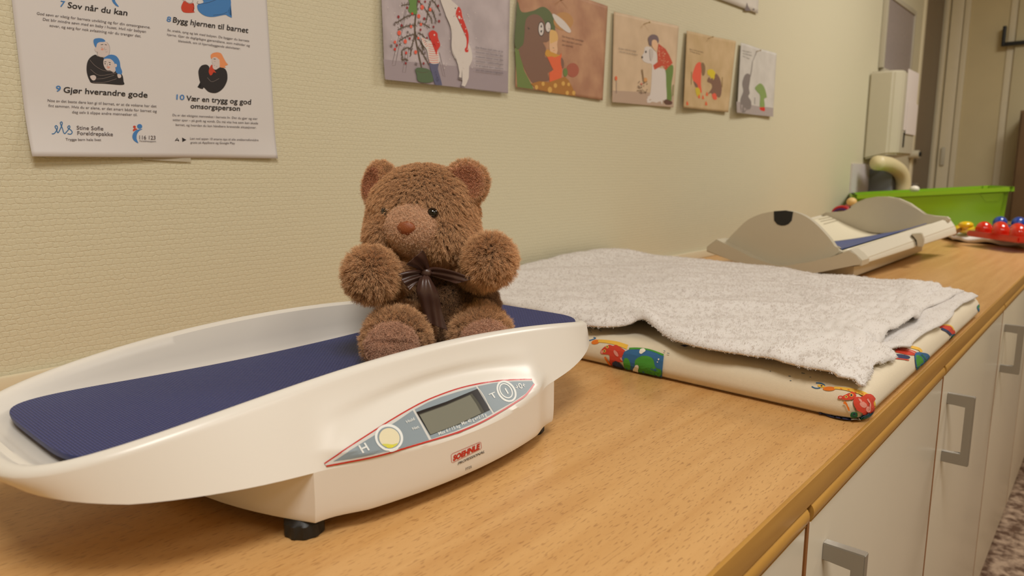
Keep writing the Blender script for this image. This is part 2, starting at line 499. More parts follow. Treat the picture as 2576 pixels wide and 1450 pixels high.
def front_y(x, z):
    """distance of the moulded front from the tray axis (positive), x from the centre"""
    t = x / SA; yr = supery(t); xn = x / 0.13; R = Rz(t) - 0.004; W = Wz(t)
    linr = yr + 0.0225 * min(1, max(0, (R - z) / (R - W)))
    B = 0.1615 - 0.0195 * xn * xn
    xe = (x + 0.003) / 0.1175; h = max(0.0, 1 - xe * xe)
    zt = 0.0605 + 0.0140 * h; zb = 0.0605 - 0.0130 * h
    if z <= zb: y = B - 0.004 * max(0, (0.03 - z) / 0.03) ** 2
    elif z <= zt: y = B - (z - zb) * 0.95
    else:
        q = min(1, (z - zt) / (R - zt)); yt = B - (zt - zb) * 0.95
        y = yt + (yr - yt) * (0.65 * q + 0.35 * math.sin(q * math.pi / 2) ** 0.7) - 0.0035 * h * math.sin(math.pi * min(1, q * 1.7)) ** 2 * (1 if q < 0.6 else 0)
    lam = smooth01((1 - abs(xn)) / 0.30)
    if z < W: lb = yr + 0.0225 - 0.004 * max(0, (0.03 - z) / 0.03) ** 2
    else: lb = linr
    return lb * (1 - lam) + y * lam
rings = []
def ring_inset(d, zf):
    return [(XC + PX[i] - NX[i] * d, YC + PY[i] - NY[i] * d, zf(PX[i] / SA)) for i in range(NC)]
rings.append([(XC + PX[i] * 0.5, YC + PY[i] * 0.1, Fz(PX[i] * 0.5 / SA)) for i in range(NC)])
rings.append([(XC + PX[i] * 0.78, YC + PY[i] * 0.6, Fz(PX[i] * 0.78 / SA)) for i in range(NC)])
rings.append(ring_inset(0.027, Fz))
rings.append(ring_inset(0.021, lambda t: Fz(t) + 0.002 + 0.004 * (1 - t * t)))
for q in (0.2, 0.5, 0.8):
    rings.append(ring_inset(0.0195 - 0.0065 * q, lambda t, q=q: (Fz(t) + 0.004) * (1 - q) + (Rz(t) - 0.004) * q))
rings.append(ring_inset(0.0120, lambda t: Rz(t) - 0.0022))
rings.append(ring_inset(0.0095, lambda t: Rz(t) - 0.0004))
rings.append(ring_inset(0.0065, lambda t: Rz(t) + 0.0004))
rings.append(ring_inset(0.0035, lambda t: Rz(t) - 0.0003))
rings.append(ring_inset(0.0012, lambda t: Rz(t) - 0.0018))
NW = 22
for k in range(NW + 1):
    s = k / NW; r = []
    for i in range(NC):
        t = PX[i] / SA; R = Rz(t) - 0.004; W = Wz(t); z = R + (W - R) * s
        c = cols[i]
        if c[2] in 'FB' and abs(PX[i]) <= 0.1301:
            y = front_y(PX[i] if c[2] == 'F' else PX[i], z)
            r.append((XC + PX[i], YC + (-y if c[2] == 'F' else y), z))
        else:
            out = 0.0225 * s * NY[i] ** 2 * smooth01((SA - abs(PX[i])) / 0.17) ** 0.8 - 0.006 * s * s * NX[i] ** 2
            sx = NX[i] * (1 if abs(PX[i]) > 0.16 else (abs(PX[i]) - 0.13) / 0.03)
            r.append((XC + PX[i] + sx * out, YC + PY[i] + NY[i] * out, z))
    rings.append(r)
last = rings[-1]
def shrink(r, fx, fy, z): return [(XC + (p[0] - XC) * fx, YC + (p[1] - YC) * fy, z(((p[0] - XC) / SA))) for p in r]
rings.append(shrink(last, 0.993, 0.985, lambda t: Wz(t) - 0.0012))
rings.append(shrink(last, 0.93, 0.86, lambda t: Wz(t) + 0.0006))
rings.append(shrink(last, 0.5, 0.3, lambda t: 0.052 + 0.008 * t * t))
V = [p for r in rings for p in r]
F = []
for a in range(len(rings) - 1):
    for i in range(NC):
        j = (i + 1) % NC
        F.append((a * NC + i, (a + 1) * NC + i, (a + 1) * NC + j, a * NC + j))
F.append(tuple(range(NC)))
F.append(tuple(reversed(range((len(rings) - 1) * NC, len(rings) * NC))))
# lower housing, sharing its outline with the shell's lower edge
NF = 53
def base_loop(z, top=False):
    pts = []
    for x in np.linspace(-0.13, 0.13, NF): pts.append((XC + x, YC - front_y(x, z), z))
    y0 = front_y(0.13, z)
    for k in range(1, 18):
        y = -y0 + 2 * y0 * k / 18; pts.append((XC + 0.13 + (0.034 - 0.10 * max(0, 0.02 - z)) * (1 - (y / y0) ** 2), YC + y, z))
    for x in np.linspace(0.13, -0.13, NF): pts.append((XC + x, YC + front_y(x, z), z))
    for k in range(1, 18):
        y = y0 - 2 * y0 * k / 18; pts.append((XC - 0.13 - (0.034 - 0.10 * max(0, 0.02 - z)) * (1 - (y / y0) ** 2), YC + y, z))
    return pts
NB = len(base_loop(0.03))
zs = [0.0125, 0.0135, 0.016, 0.022, 0.030, 0.038, 0.046]
bl = []
b0 = base_loop(0.014)
bl.append([(XC + (p[0] - XC) * 0.95, YC + (p[1] - YC) * 0.95, 0.0122) for p in b0])
bl.append([(XC + (p[0] - XC) * 0.985, YC + (p[1] - YC) * 0.985, 0.0122) for p in b0])
bl.append([(XC + (p[0] - XC) * 0.996, YC + (p[1] - YC) * 0.996, 0.0132) for p in b0])
for z in (0.0155, 0.02, 0.026, 0.032, 0.038, 0.043):
    bl.append(base_loop(z))
topl = []
for i, p in enumerate(base_loop(0.047)):
    x = p[0] - XC
    if abs(x) <= 0.1301:
        z = Wz(x / SA) ; yy = front_y(x, z); topl.append((p[0], YC + math.copysign(yy, p[1] - YC), z))
    else: topl.append((p[0], p[1], 0.056))
bl.append(topl)
k0 = len(V)
for r in bl: V += r
for a in range(len(bl) - 1):
    for i in range(NB):
        j = (i + 1) % NB
        F.append((k0 + a * NB + i, k0 + a * NB + j, k0 + (a + 1) * NB + j, k0 + (a + 1) * NB + i))
F.append(tuple(reversed(range(k0, k0 + NB))))
bs = empty('baby_scale', (XC, YC, 0.0), 'white baby scale with navy tray mat and grey eye-shaped display panel', 'baby scale')
bm = bmesh.new()
vv = [bm.verts.new(p) for p in V]
for f in F: bm.faces.new([vv[i] for i in f])
bmesh.ops.remove_doubles(bm, verts=bm.verts, dist=0.00008)
bmesh.ops.recalc_face_normals(bm, faces=bm.faces)
SHV = [v.co.copy() for v in bm.verts]; bm.verts.index_update(); SHF = [[v.index for v in f.verts] for f in bm.faces]
bm.free()
shell = obj('housing', SHV, SHF, M_white, bs, angle=38)
SHT = BVHTree.FromPolygons(SHV, SHF)
def on_tree(tree):
    last = [0.9]
    def f(px, py, off):
        d = Vector([float(c) for c in ray(px, py)]).normalized(); c0 = Vector([float(c) for c in CAM])
        h, n, _, _ = tree.ray_cast(c0, d)
        if h is None:
            t = last[0]
            for _k in range(6):
                h, n, _, _ = tree.find_nearest(c0 + d * t); t = (h - c0).dot(d)
        last[0] = (h - c0).length
        if n.dot(d) > 0: n = -n
        return tuple(h + n * off)
    return f

# navy mat lying in the tray
def mat_mesh():
    a, b, n, N = 0.2570, 0.0980, 5.5, 220
    P = []
    for k in range(4000):
        th = 2 * math.pi * k / 4000; c, q = math.cos(th), math.sin(th)
        P.append((a * math.copysign(abs(c) ** (2 / n), c), b * math.copysign(abs(q) ** (2 / n), q)))
    P = np.array(P + [P[0]]); L = np.concatenate([[0], np.cumsum(np.hypot(*np.diff(P, axis=0).T))]); q = np.linspace(0, L[-1], N + 1)[:-1]
    ex, ey = np.interp(q, L, P[:, 0]), np.interp(q, L, P[:, 1])
    V = []; F = []; MI = []
    def z(x): return Mz((x + 0.003) / SA / 0.9)
    ss = [0.02, 0.15, 0.3, 0.45, 0.6, 0.72, 0.82, 0.9, 0.96, 1.0]
    lv = [(s, 0.0, 0) for s in ss] + [(1.001, -0.0012, 1), (0.998, -0.0042, 1), (0.99, -0.0052, 1), (0.6, -0.0052, 1)]
    for s, dz, m in lv:
        for i in range(N):
            x, y = ex[i] * s, ey[i] * s
            V.append((XC + 0.0065 + x, YC + y, z(x) + 0.0012 * (y / b) ** 2 + dz))
    for k in range(len(lv) - 1):
        for i in range(N):
            j = (i + 1) % N; F.append((k * N + i, k * N + j, (k + 1) * N + j, (k + 1) * N + i)[::-1]); MI.append(lv[k + 1][2])
    F.append(tuple(range(N))); MI.append(0)
    return V, F, MI
v_, f_, mi_ = mat_mesh()
tm = obj('tray_mat', v_, f_, [M_rubber, M_navy], bs, midx=mi_, angle=50)
tm['label'] = 'navy dimpled rubber mat'
# ribbed feet
for fx, fy in ((0.248, -0.522), (0.498, -0.518), (0.262, -0.285), (0.490, -0.285)):
    V = []; n = 40
    for z, r in ((0.0, 0.0125), (0.0012, 0.0138), (0.0095, 0.0138), (0.0108, 0.0122), (0.014, 0.008)):
        for k in range(n):
            rr = r - (0.0011 if k % 4 < 2 and 0.001 < z < 0.0105 else 0); V.append((fx + rr * math.cos(2 * math.pi * k / n), fy + rr * math.sin(2 * math.pi * k / n), z))
    F = [(a * n + k, a * n + (k + 1) % n, (a + 1) * n + (k + 1) % n, (a + 1) * n + k) for a in range(4) for k in range(n)] + [tuple(reversed(range(n))), tuple(range(4 * n, 5 * n))]
    obj('foot', V, F, M_black, bs, angle=30)

# control panel
I_red = mat('panel_red', rgb(190, 36, 22), 0.3); I_lg = mat('panel_light_grey', rgb(206, 204, 200), 0.38, spec=0.3); I_bg = mat('panel_blue_grey', rgb(136, 148, 156), 0.36, spec=0.3)
I_wt = mat('panel_white', rgb(226, 228, 226), 0.38, spec=0.3); I_bk = mat('panel_black', rgb(40, 37, 38), 0.15); I_lcd = mat('lcd_glass', rgb(124, 124, 112), 0.10)
I_lcd2 = mat('lcd_glass_edge', rgb(80, 80, 72), 0.12)
place = on_tree(SHT)
pn = Print(place, step=0.00004, maxlen=4, base=0.0007); pn.T = (800, 930, 4.2933)
topc = [(65, 1018), (320, 848), (600, 668), (770, 560), (1000, 425), (1150, 348), (1300, 285), (1500, 215), (1700, 166), (1900, 133), (2100, 116), (2305, 112)]
botc = [(2330, 160), (2240, 280), (2110, 372), (1950, 470), (1750, 580), (1500, 685), (1200, 778), (900, 862), (600, 942), (300, 1003), (85, 1045)]
pn.poly(catmull(topc, 4) + catmull(botc, 4), I_lg)
pn.line(topc, 15, I_red); pn.line(botc, 17, I_red)
pn.poly([(160, 995), (300, 905), (520, 768), (700, 658), (850, 562), (1018, 447), (1110, 610), (1195, 768), (1000, 822), (760, 886), (560, 925), (350, 965)], I_bg)
pn.poly([(1040, 437), (1180, 362), (1320, 305), (1500, 248), (1700, 193), (1790, 330), (1880, 482), (1700, 578), (1480, 670), (1220, 757), (1130, 600)], I_bg)
pn.poly([(1720, 186), (1900, 152), (2100, 135), (2305, 132), (2324, 156), (2240, 262), (2100, 355), (1895, 470), (1800, 320)], I_bg)
panel = pn.done('control_panel', bs); panel['label'] = 'grey membrane panel with red outline'
pl = Print(place, step=0.00004, maxlen=5, base=0.0011); pl.T = pn.T
pl.poly([(1055, 468), (1380, 355), (1715, 216), (1850, 445), (1540, 590), (1205, 718)], I_bk)
pl.poly([(1083, 492), (1370, 390), (1655, 268), (1725, 360), (1790, 470), (1520, 600), (1207, 714), (1140, 590)], I_lcd2)
pl.poly([(1090, 500), (1370, 400), (1635, 285), (1700, 380), (1755, 480), (1500, 600), (1207, 712), (1140, 590)], I_lcd)
pl.line([(1735, 225), (1790, 310), (1845, 430)], 9, I_lg)
d = pl.done('display', bs); d['label'] = 'switched off grey liquid crystal display'
pl = Print(place, step=0.00004, maxlen=5, base=0.0011); pl.T = pn.T
I_cream = mat('level_cream', rgb(226, 216, 184), 0.15); I_yel = mat('level_yellow', rgb(208, 204, 96), 0.15); I_yel2 = mat('level_bright', rgb(232, 220, 40), 0.15)
pl.ell(760, 742, 155, 142, I_wt, 25, n=40); pl.ell(760, 745, 128, 116, I_bg, 25, n=36); pl.ell(764, 748, 112, 105, I_cream, 25, n=32)
pl.poly([(684, 816), (730, 812), (800, 818), (852, 804), (840, 828), (806, 848), (762, 856), (716, 840)], I_yel, smooth=True)
pl.ell(770, 842, 34, 13, I_yel2, -4); pl.ell(770, 840, 22, 7, I_yel, -4)
d = pl.done('spirit_level', bs); d['label'] = 'round cream and yellow bubble level'
pl = Print(place, step=0.00004, maxlen=5, base=0.0011); pl.T = pn.T
pl.ring(2028, 243, 84, 118, 20, I_wt, -38); pl.ring(2022, 238, 58, 84, 13, I_wt, -36); pl.line([(2012, 212), (2046, 270)], 15, I_wt, smooth=False)
d = pl.done('power_button', bs); d['label'] = 'round white-ringed power key'
pl = Print(place, step=0.00003, maxlen=None, base=0.0012); pl.T = pn.T
upv = (-155, -247)
pl.text('H', (478, 908), (552, 876), 96, I_wt, upv, 0.02)
pl.done('panel_lettering', bs); pl = Print(place, step=0.00003, maxlen=None, base=0.0012); pl.T = pn.T
pl.text('T', (1868, 328), (1934, 300), 66, I_wt, (-90, -130), 0.01)
pl.done('panel_lettering', bs); pl = Print(place, step=0.00003, maxlen=None, base=0.0012); pl.T = pn.T
pl.text('Hold', (955, 590), (1040, 552), 34, I_wt, upv, 0.01); pl.text('Net', (1022, 665), (1088, 638), 34, I_wt, upv, 0.01)

pl.done('panel_lettering', bs); pl = Print(place, step=0.00003, maxlen=None, base=0.0012); pl.T = pn.T
pl.text('Max 6 / 15 kg', (1300, 718), (1530, 630), 36, I_wt, (-110, -240), 0.01); pl.text('Min 40 g e=2 /5 g', (1550, 612), (1815, 508), 36, I_wt, (-110, -240), 0.01)
pl.done('panel_lettering', bs); pl = Print(place, step=0.00003, maxlen=None, base=0.0012); pl.T = pn.T
pl.text('0', (2172, 218), (2208, 208), 66, I_wt, (-90, -190), 0.012)
pl.line([(2124, 204), (2150, 194)], 7, I_wt, False); pl.line([(2130, 178), (2150, 194), (2138, 214)], 7, I_wt, False)
pl.line([(2226, 172), (2204, 182)], 7, I_wt, False); pl.line([(2212, 160), (2204, 182), (2222, 194)], 7, I_wt, False)
pl.done('panel_lettering', bs)
pl = Print(place, step=0.00003, maxlen=12, base=0.0003); pl.T = pn.T
pl.line([(1452, 908), (1745, 784), (1757, 790), (1763, 846), (1752, 860), (1455, 1006), (1440, 1000), (1436, 925), (1452, 908)], 4, I_red, False)
pl.maxlen = None
pl.text('SOEHNLE', (1456, 988), (1748, 852), 56, I_red, (-4, -100), 0.055, 0.15)
pl.text('PROFESSIONAL', (1506, 1032), (1797, 897), 28, I_bk, (2, -100), 0.012, 0.25)
pl.text('7725', (1588, 1092), (1656, 1062), 28, I_bk, (0, -100), 0.0)
pl.done('maker_mark', bs)

# ------------------------------------------------------------------ teddy bear
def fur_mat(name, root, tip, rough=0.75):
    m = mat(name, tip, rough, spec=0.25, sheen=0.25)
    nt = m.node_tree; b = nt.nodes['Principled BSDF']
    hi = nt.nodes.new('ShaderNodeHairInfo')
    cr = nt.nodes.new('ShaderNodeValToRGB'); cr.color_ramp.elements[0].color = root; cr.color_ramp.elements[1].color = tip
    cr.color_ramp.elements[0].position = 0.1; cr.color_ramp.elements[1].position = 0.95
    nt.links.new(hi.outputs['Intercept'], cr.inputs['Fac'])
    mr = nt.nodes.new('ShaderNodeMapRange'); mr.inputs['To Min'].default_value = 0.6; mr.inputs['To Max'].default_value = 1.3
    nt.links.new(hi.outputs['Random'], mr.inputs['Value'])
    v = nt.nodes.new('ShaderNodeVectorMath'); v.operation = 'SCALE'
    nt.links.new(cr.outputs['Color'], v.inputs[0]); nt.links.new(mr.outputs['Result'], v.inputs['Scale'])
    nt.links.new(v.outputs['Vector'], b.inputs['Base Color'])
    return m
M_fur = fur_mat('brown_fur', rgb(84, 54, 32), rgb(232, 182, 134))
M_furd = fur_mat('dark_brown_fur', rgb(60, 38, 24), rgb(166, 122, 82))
M_muz = fur_mat('muzzle_fur', rgb(190, 138, 104), rgb(244, 204, 170))
M_pad = fur_mat('foot_pad_fur', rgb(150, 104, 80), rgb(226, 178, 148))
M_ear = fur_mat('ear_fur', rgb(186, 122, 88), rgb(246, 196, 156))
M_skin = mat('fur_backing', rgb(96, 60, 36), 0.9)
M_skinp = mat('pad_backing', rgb(180, 126, 96), 0.9)

def remesh(name, build, voxel, mats, parent, smooth_it=8):
    bm = bmesh.new(); build(bm)
    me = bpy.data.meshes.new('tmp'); bm.to_mesh(me); bm.free()
    o = bpy.data.objects.new('tmp', me); COL.objects.link(o)
    md = o.modifiers.new('r', 'REMESH'); md.mode = 'VOXEL'; md.voxel_size = voxel; md.use_smooth_shade = True
    ms = o.modifiers.new('s', 'SMOOTH'); ms.iterations = smooth_it; ms.factor = 0.6
    dg = bpy.context.evaluated_depsgraph_get()
    m2 = bpy.data.meshes.new_from_object(o.evaluated_get(dg))
    bpy.data.objects.remove(o); bpy.data.meshes.remove(me)
    m2.name = name; m2.materials.clear()
    for q in mats: m2.materials.append(q)
    r = bpy.data.objects.new(name, m2); COL.objects.link(r); r.parent = parent; bpy_mpi(r, parent)
    return r

def hair(o, count, length, slot, children=8, brown=0.10, rad=0.35, tang=(0, 0, 0), clump=0.45, seed=1, rough=0.012, steps=3, rand_len=0.4, group=None, croot=1.0, ctip=0.4):
    md = o.modifiers.new('fur', 'PARTICLE_SYSTEM'); ps = md.particle_system; st = ps.settings
    ps.seed = seed
    st.type = 'HAIR'; st.count = count; st.hair_length = length; st.hair_step = 4
    st.emit_from = 'FACE'; st.use_modifier_stack = True; st.distribution = 'RAND'; st.use_emit_random = True
    st.use_advanced_hair = True
    st.normal_factor = length * 0.25
    st.object_align_factor = tuple(length * 0.25 * c for c in tang)
    st.factor_random = length * brown
    st.child_type = 'INTERPOLATED'; st.child_percent = children; st.rendered_child_count = children
    st.child_length = 1.0; st.child_length_threshold = 0.0
    st.clump_factor = clump
    st.roughness_1 = rough * 0.3; st.roughness_1_size = 0.02; st.roughness_endpoint = rough * 0.6; st.roughness_2 = rough * 0.5; st.roughness_2_size = 0.01
    st.length_random = rand_len
    st.render_step = steps; st.display_step = 2
    st.material = slot
    st.root_radius = croot; st.tip_radius = ctip; st.radius_scale = rad * 0.001; st.shape = 0.2
    if group: ps.vertex_group_density = group
    return st

bear_base = on_z(1110, 880, 0.072)
bear = empty('teddy_bear', bear_base, 'brown plush teddy bear with a dark satin bow sitting on the baby scale', 'teddy bear')
def bp(px, py, d): return at(px, py, d)
CF = Vector([float(c) for c in -FV])     # towards the camera from the bear
CR = Vector([float(c) for c in RV]); CU = Vector([float(c) for c in UV])
BR = Matrix((CR, CU, CF)).transposed()   # columns: right, up, front
def turned(yaw, pitch=0, roll=0):
    return BR @ Matrix.Rotation(math.radians(yaw), 3, 'Y') @ Matrix.Rotation(math.radians(pitch), 3, 'X') @ Matrix.Rotation(math.radians(roll), 3, 'Z')
PXM = 1 / 1767.7
def S_(px, d): return px * PXM * d
DH = 0.705   # depth of head centre
hc = bp(1062, 535, DH)
HR = turned(-10, 4, -3)
def hp(x, y, z):   # head local coordinates in pixels at head depth
    return np.array(Vector([float(c) for c in hc]) + HR @ Vector((S_(x, DH), S_(y, DH), S_(z, DH))))
def b_head(bm):
    sphere_bm(bm, hp(0, 12, -10), [S_(v, DH) for v in (126, 108, 112)], HR)
    sphere_bm(bm, hp(0, -32, -6), [S_(v, DH) for v in (132, 84, 112)], HR)
    sphere_bm(bm, hp(0, 66, -20), [S_(v, DH) for v in (96, 50, 84)], HR)
    sphere_bm(bm, hp(-62, -52, 36), [S_(v, DH) for v in (58, 50, 62)], HR)
    sphere_bm(bm, hp(66, -48, 36), [S_(v, DH) for v in (60, 52, 62)], HR)
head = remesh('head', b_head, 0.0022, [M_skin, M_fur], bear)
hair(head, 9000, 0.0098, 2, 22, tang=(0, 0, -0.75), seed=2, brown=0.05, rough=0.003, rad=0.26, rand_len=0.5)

def b_torso(bm):
    sphere_bm(bm, bp(1112, 762, 0.735), [S_(v, 0.735) for v in (132, 104, 100)], BR)
    sphere_bm(bm, bp(1092, 690, 0.735), [S_(v, 0.735) for v in (104, 70, 78)], BR)
    sphere_bm(bm, bp(1112, 806, 0.735), [S_(v, 0.735) for v in (138, 56, 96)], BR)
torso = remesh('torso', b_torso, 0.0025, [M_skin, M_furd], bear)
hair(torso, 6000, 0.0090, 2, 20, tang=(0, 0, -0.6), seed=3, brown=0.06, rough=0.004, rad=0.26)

def limb(name, chain, m2, voxel=0.0022, rot=None, sub=3):
    def f(bm):
        for (px, py, d, rx, ry, rz) in chain:
            sphere_bm(bm, bp(px, py, d), [S_(rx, d), S_(ry, d), S_(rz, d)], rot or BR, sub)
    return remesh(name, f, voxel, [M_skin, m2], bear, 6)
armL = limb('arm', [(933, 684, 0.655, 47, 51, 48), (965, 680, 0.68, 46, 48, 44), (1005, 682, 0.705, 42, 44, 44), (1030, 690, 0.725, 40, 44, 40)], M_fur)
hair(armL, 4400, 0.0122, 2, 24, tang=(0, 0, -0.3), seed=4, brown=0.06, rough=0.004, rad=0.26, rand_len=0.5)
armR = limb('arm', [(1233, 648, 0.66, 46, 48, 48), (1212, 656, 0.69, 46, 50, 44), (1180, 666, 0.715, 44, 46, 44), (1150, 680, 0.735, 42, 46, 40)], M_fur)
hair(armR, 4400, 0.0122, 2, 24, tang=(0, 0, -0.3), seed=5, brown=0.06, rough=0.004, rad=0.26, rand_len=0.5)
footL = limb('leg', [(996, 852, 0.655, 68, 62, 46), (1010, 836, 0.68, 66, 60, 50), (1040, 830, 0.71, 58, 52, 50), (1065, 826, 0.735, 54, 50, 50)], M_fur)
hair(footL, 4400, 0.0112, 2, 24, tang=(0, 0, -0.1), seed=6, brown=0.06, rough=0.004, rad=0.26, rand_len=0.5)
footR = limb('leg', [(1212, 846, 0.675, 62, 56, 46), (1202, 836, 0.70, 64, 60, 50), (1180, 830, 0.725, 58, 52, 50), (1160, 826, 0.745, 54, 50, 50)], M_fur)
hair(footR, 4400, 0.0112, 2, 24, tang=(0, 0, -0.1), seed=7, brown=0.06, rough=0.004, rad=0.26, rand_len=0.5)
def pad_part(parent_o, px, py, d, rx, ry, rot, seed):
    bm = bmesh.new(); sphere_bm(bm, bp(px, py, d), (S_(rx, d), S_(ry, d), S_(13, d)), rot, 4)
    for v in bm.verts:   # stitched crease across the sole
        q = (v.co - Vector([float(c) for c in bp(px, py, d)])).dot(CU) / S_(ry, d)
        if v.co.dot(CF) > Vector([float(c) for c in bp(px, py, d)]).dot(CF): v.co -= CF * (S_(7, d) * math.exp(-((q - 0.15) / 0.09) ** 2))
    o = fromb('foot_pad', bm, [M_skinp, M_pad], parent_o, smooth=True)
    o['label'] = 'short-haired pinkish sole'
    hair(o, 2600, 0.0028, 2, 18, seed=seed, tang=(0, 0, -0.2), rad=0.3)
    return o
pad_part(footL, 985, 868, 0.631, 54, 44, turned(-6, -8), 8)
pad_part(footR, 1222, 858, 0.653, 50, 40, turned(6, -12), 9)

# ears: a shallow cup, pile outside and shorter pinkish pile inside
def ear(px, py, d, r, yaw, roll, seed):
    R3 = turned(yaw, -8, roll); c = Vector([float(v) for v in bp(px, py, d)]); R = S_(r, d)
    def cup(depth, inner):
        bm = bmesh.new(); n, mr = 36, 12; rows = []
        for i in range(mr + 1):
            q = i / mr; row = []
            for k in range(n):
                a = 2 * math.pi * k / n; rr = R * q * inner
                z = -depth * (1 - q * q)
                row.append(bm.verts.new(c + R3 @ Vector((rr * math.cos(a), rr * math.sin(a) * 1.02, z))))
            rows.append(row)
        for i in range(mr):
            for k in range(n):
                bm.faces.new((rows[i][k], rows[i][(k + 1) % n], rows[i + 1][(k + 1) % n], rows[i + 1][k]))
        return bm
    def b_ear(bm):
        for k in range(14):
            a = 2 * math.pi * k / 14
            sphere_bm(bm, c + R3 @ Vector((R * 0.82 * math.cos(a), R * 0.82 * math.sin(a), -R * 0.05)), R * 0.2, sub=2)
        for q in (0.0, 0.3, 0.55):
            for k in range(8):
                a = 2 * math.pi * k / 8; sphere_bm(bm, c + R3 @ Vector((R * q * math.cos(a), R * q * math.sin(a), -R * 0.42 * (1 - q * q * 0.8))), R * 0.22, sub=2)
    o = remesh('ear', b_ear, 0.0015, [M_skin, M_fur], bear, 5)
    hair(o, 2200, 0.0066, 2, 20, seed=seed, brown=0.06, rough=0.004, rad=0.26, tang=(0, 0, 0.15))
    bm = cup(R * 0.16, 0.72)
    for v in bm.verts: v.co += R3 @ Vector((0, 0, R * 0.34))
    bmesh.ops.remove_doubles(bm, verts=bm.verts, dist=0.00001)
    i_ = fromb('inner_ear', bm, [M_skinp, M_ear], o, smooth=True)
    i_['label'] = 'pinkish inner ear'
    hair(i_, 900, 0.0035, 2, 16, seed=seed + 20, rad=0.3)
    return o
ear(1172, 462, 0.695, 50, 2, -20, 12)
ear(950, 464, 0.71, 50, -48, 10, 13)

# muzzle, nose and eyes
mc = (-40, -42, 96)
mz = remesh('muzzle', lambda bm: (sphere_bm(bm, hp(6, -40, 92), [S_(v, DH) for v in (57, 51, 50)], HR), sphere_bm(bm, hp(6, -58, 86), [S_(v, DH) for v in (52, 42, 44)], HR)), 0.0016, [M_skinp, M_muz], bear, 5)
mz['label'] = 'short-haired lighter muzzle'
hair(mz, 3400, 0.0026, 2, 20, seed=15, rad=0.28)
bm = bmesh.new(); sphere_bm(bm, hp(8, -41, 145), [S_(v, DH) for v in (23, 17, 11)], HR, 4)
for v in bm.verts:
    q = HR.transposed() @ (v.co - Vector([float(c) for c in hp(8, -41, 145)]))
    if q.y < 0: v.co -= HR @ Vector((q.x * 0.30 * min(1, -q.y / S_(17, DH)), 0, 0))
M_nose = mat('nose_leather', rgb(140, 74, 36), 0.5, bump=0.5, bscale=900)
nose = fromb('nose', bm, M_nose, bear, smooth=True); nose['label'] = 'rust brown leathery nose'
M_eye = mat('eye_bead', rgb(10, 8, 8), 0.06, spec=0.7)
for ex in (-58, 58):
    bm = bmesh.new(); sphere_bm(bm, hp(ex, -4, 105 if ex > 0 else 97), S_(13.5, DH), HR, 3)
    e_ = fromb('eye', bm, M_eye, bear, smooth=True); e_['label'] = 'glossy black bead eye'

# satin bow
M_satin = mat('brown_satin', rgb(74, 50, 42), 0.36, spec=0.6, bump=0.12, bscale=500)
bow = bpy.data.objects.new('bow', None); bow.empty_display_size = 0.01; COL.objects.link(bow); bow.parent = bear
def ribbon(name, path, nx=17, thick=0.0004, curl=0.0, fold=0.0012, ph=0.0):
    # path rows: (px, py, depth, half-width vector dx, dy, depth change)
    rows = catmull([np.array(p, float) for p in path], 7)
    V = []
    for ri, r in enumerate(rows):
        for j in range(nx):
            q = -1 + 2 * j / (nx - 1)
            V.append(bp(r[0] + r[3] * q, r[1] + r[4] * q, r[2] + r[5] * q - curl * (1 - q * q) + fold * math.sin(q * 6.5 + ri * 0.12 + ph)))
    F = grid_faces(len(rows), nx)
    o = obj(name, V, F, M_satin, bow, smooth=True)
    o.location = -Vector(bear.location)
    sd = o.modifiers.new('s', 'SOLIDIFY'); sd.thickness = thick
    return o
kd = 0.668
ribbon('loop', [(1071, 683, kd - .004, 9, -1, 0), (1062, 668, kd - .012, 15, -7, .001), (1052, 656, kd - .020, 20, -13, .002), (1043, 647, kd - .026, 21, -18, .003)], fold=0.0014, ph=0.5)
ribbon('loop', [(1068, 688, kd - .003, 3, 7, 0), (1050, 693, kd - .008, 5, 14, .001), (1032, 700, kd - .012, 9, 18, .001), (1014, 710, kd - .014, 16, 20, .001)], fold=0.0016, ph=1.4)
ribbon('tail', [(1074, 684, kd - .002, 0, 8, 0), (1098, 686, kd - .006, 1, 13, .002), (1130, 694, kd - .012, -3, 14, .003), (1156, 703, kd - .018, -14, 10, .002), (1170, 708, kd - .020, -22, 6, .002)], fold=0.0008, ph=2.0)
ribbon('tail', [(1071, 690, kd - .002, 6, 1, 0), (1070, 704, kd - .010, 16, 1, .001), (1075, 736, kd - .012, 28, 3, .003), (1084, 772, kd - .006, 27, 6, .003), (1092, 800, kd - .003, 27, 9, .002), (1098, 821, kd - .002, 29, 11, .002)], curl=0.003, fold=0.0010, ph=0.2)
bm = bmesh.new(); sphere_bm(bm, bp(1072, 686, kd - 0.005), [S_(v, kd) for v in (14, 12, 10)], BR, 3)
k_ = fromb('knot', bm, M_satin, bow, smooth=True); k_.location = -Vector(bear.location)

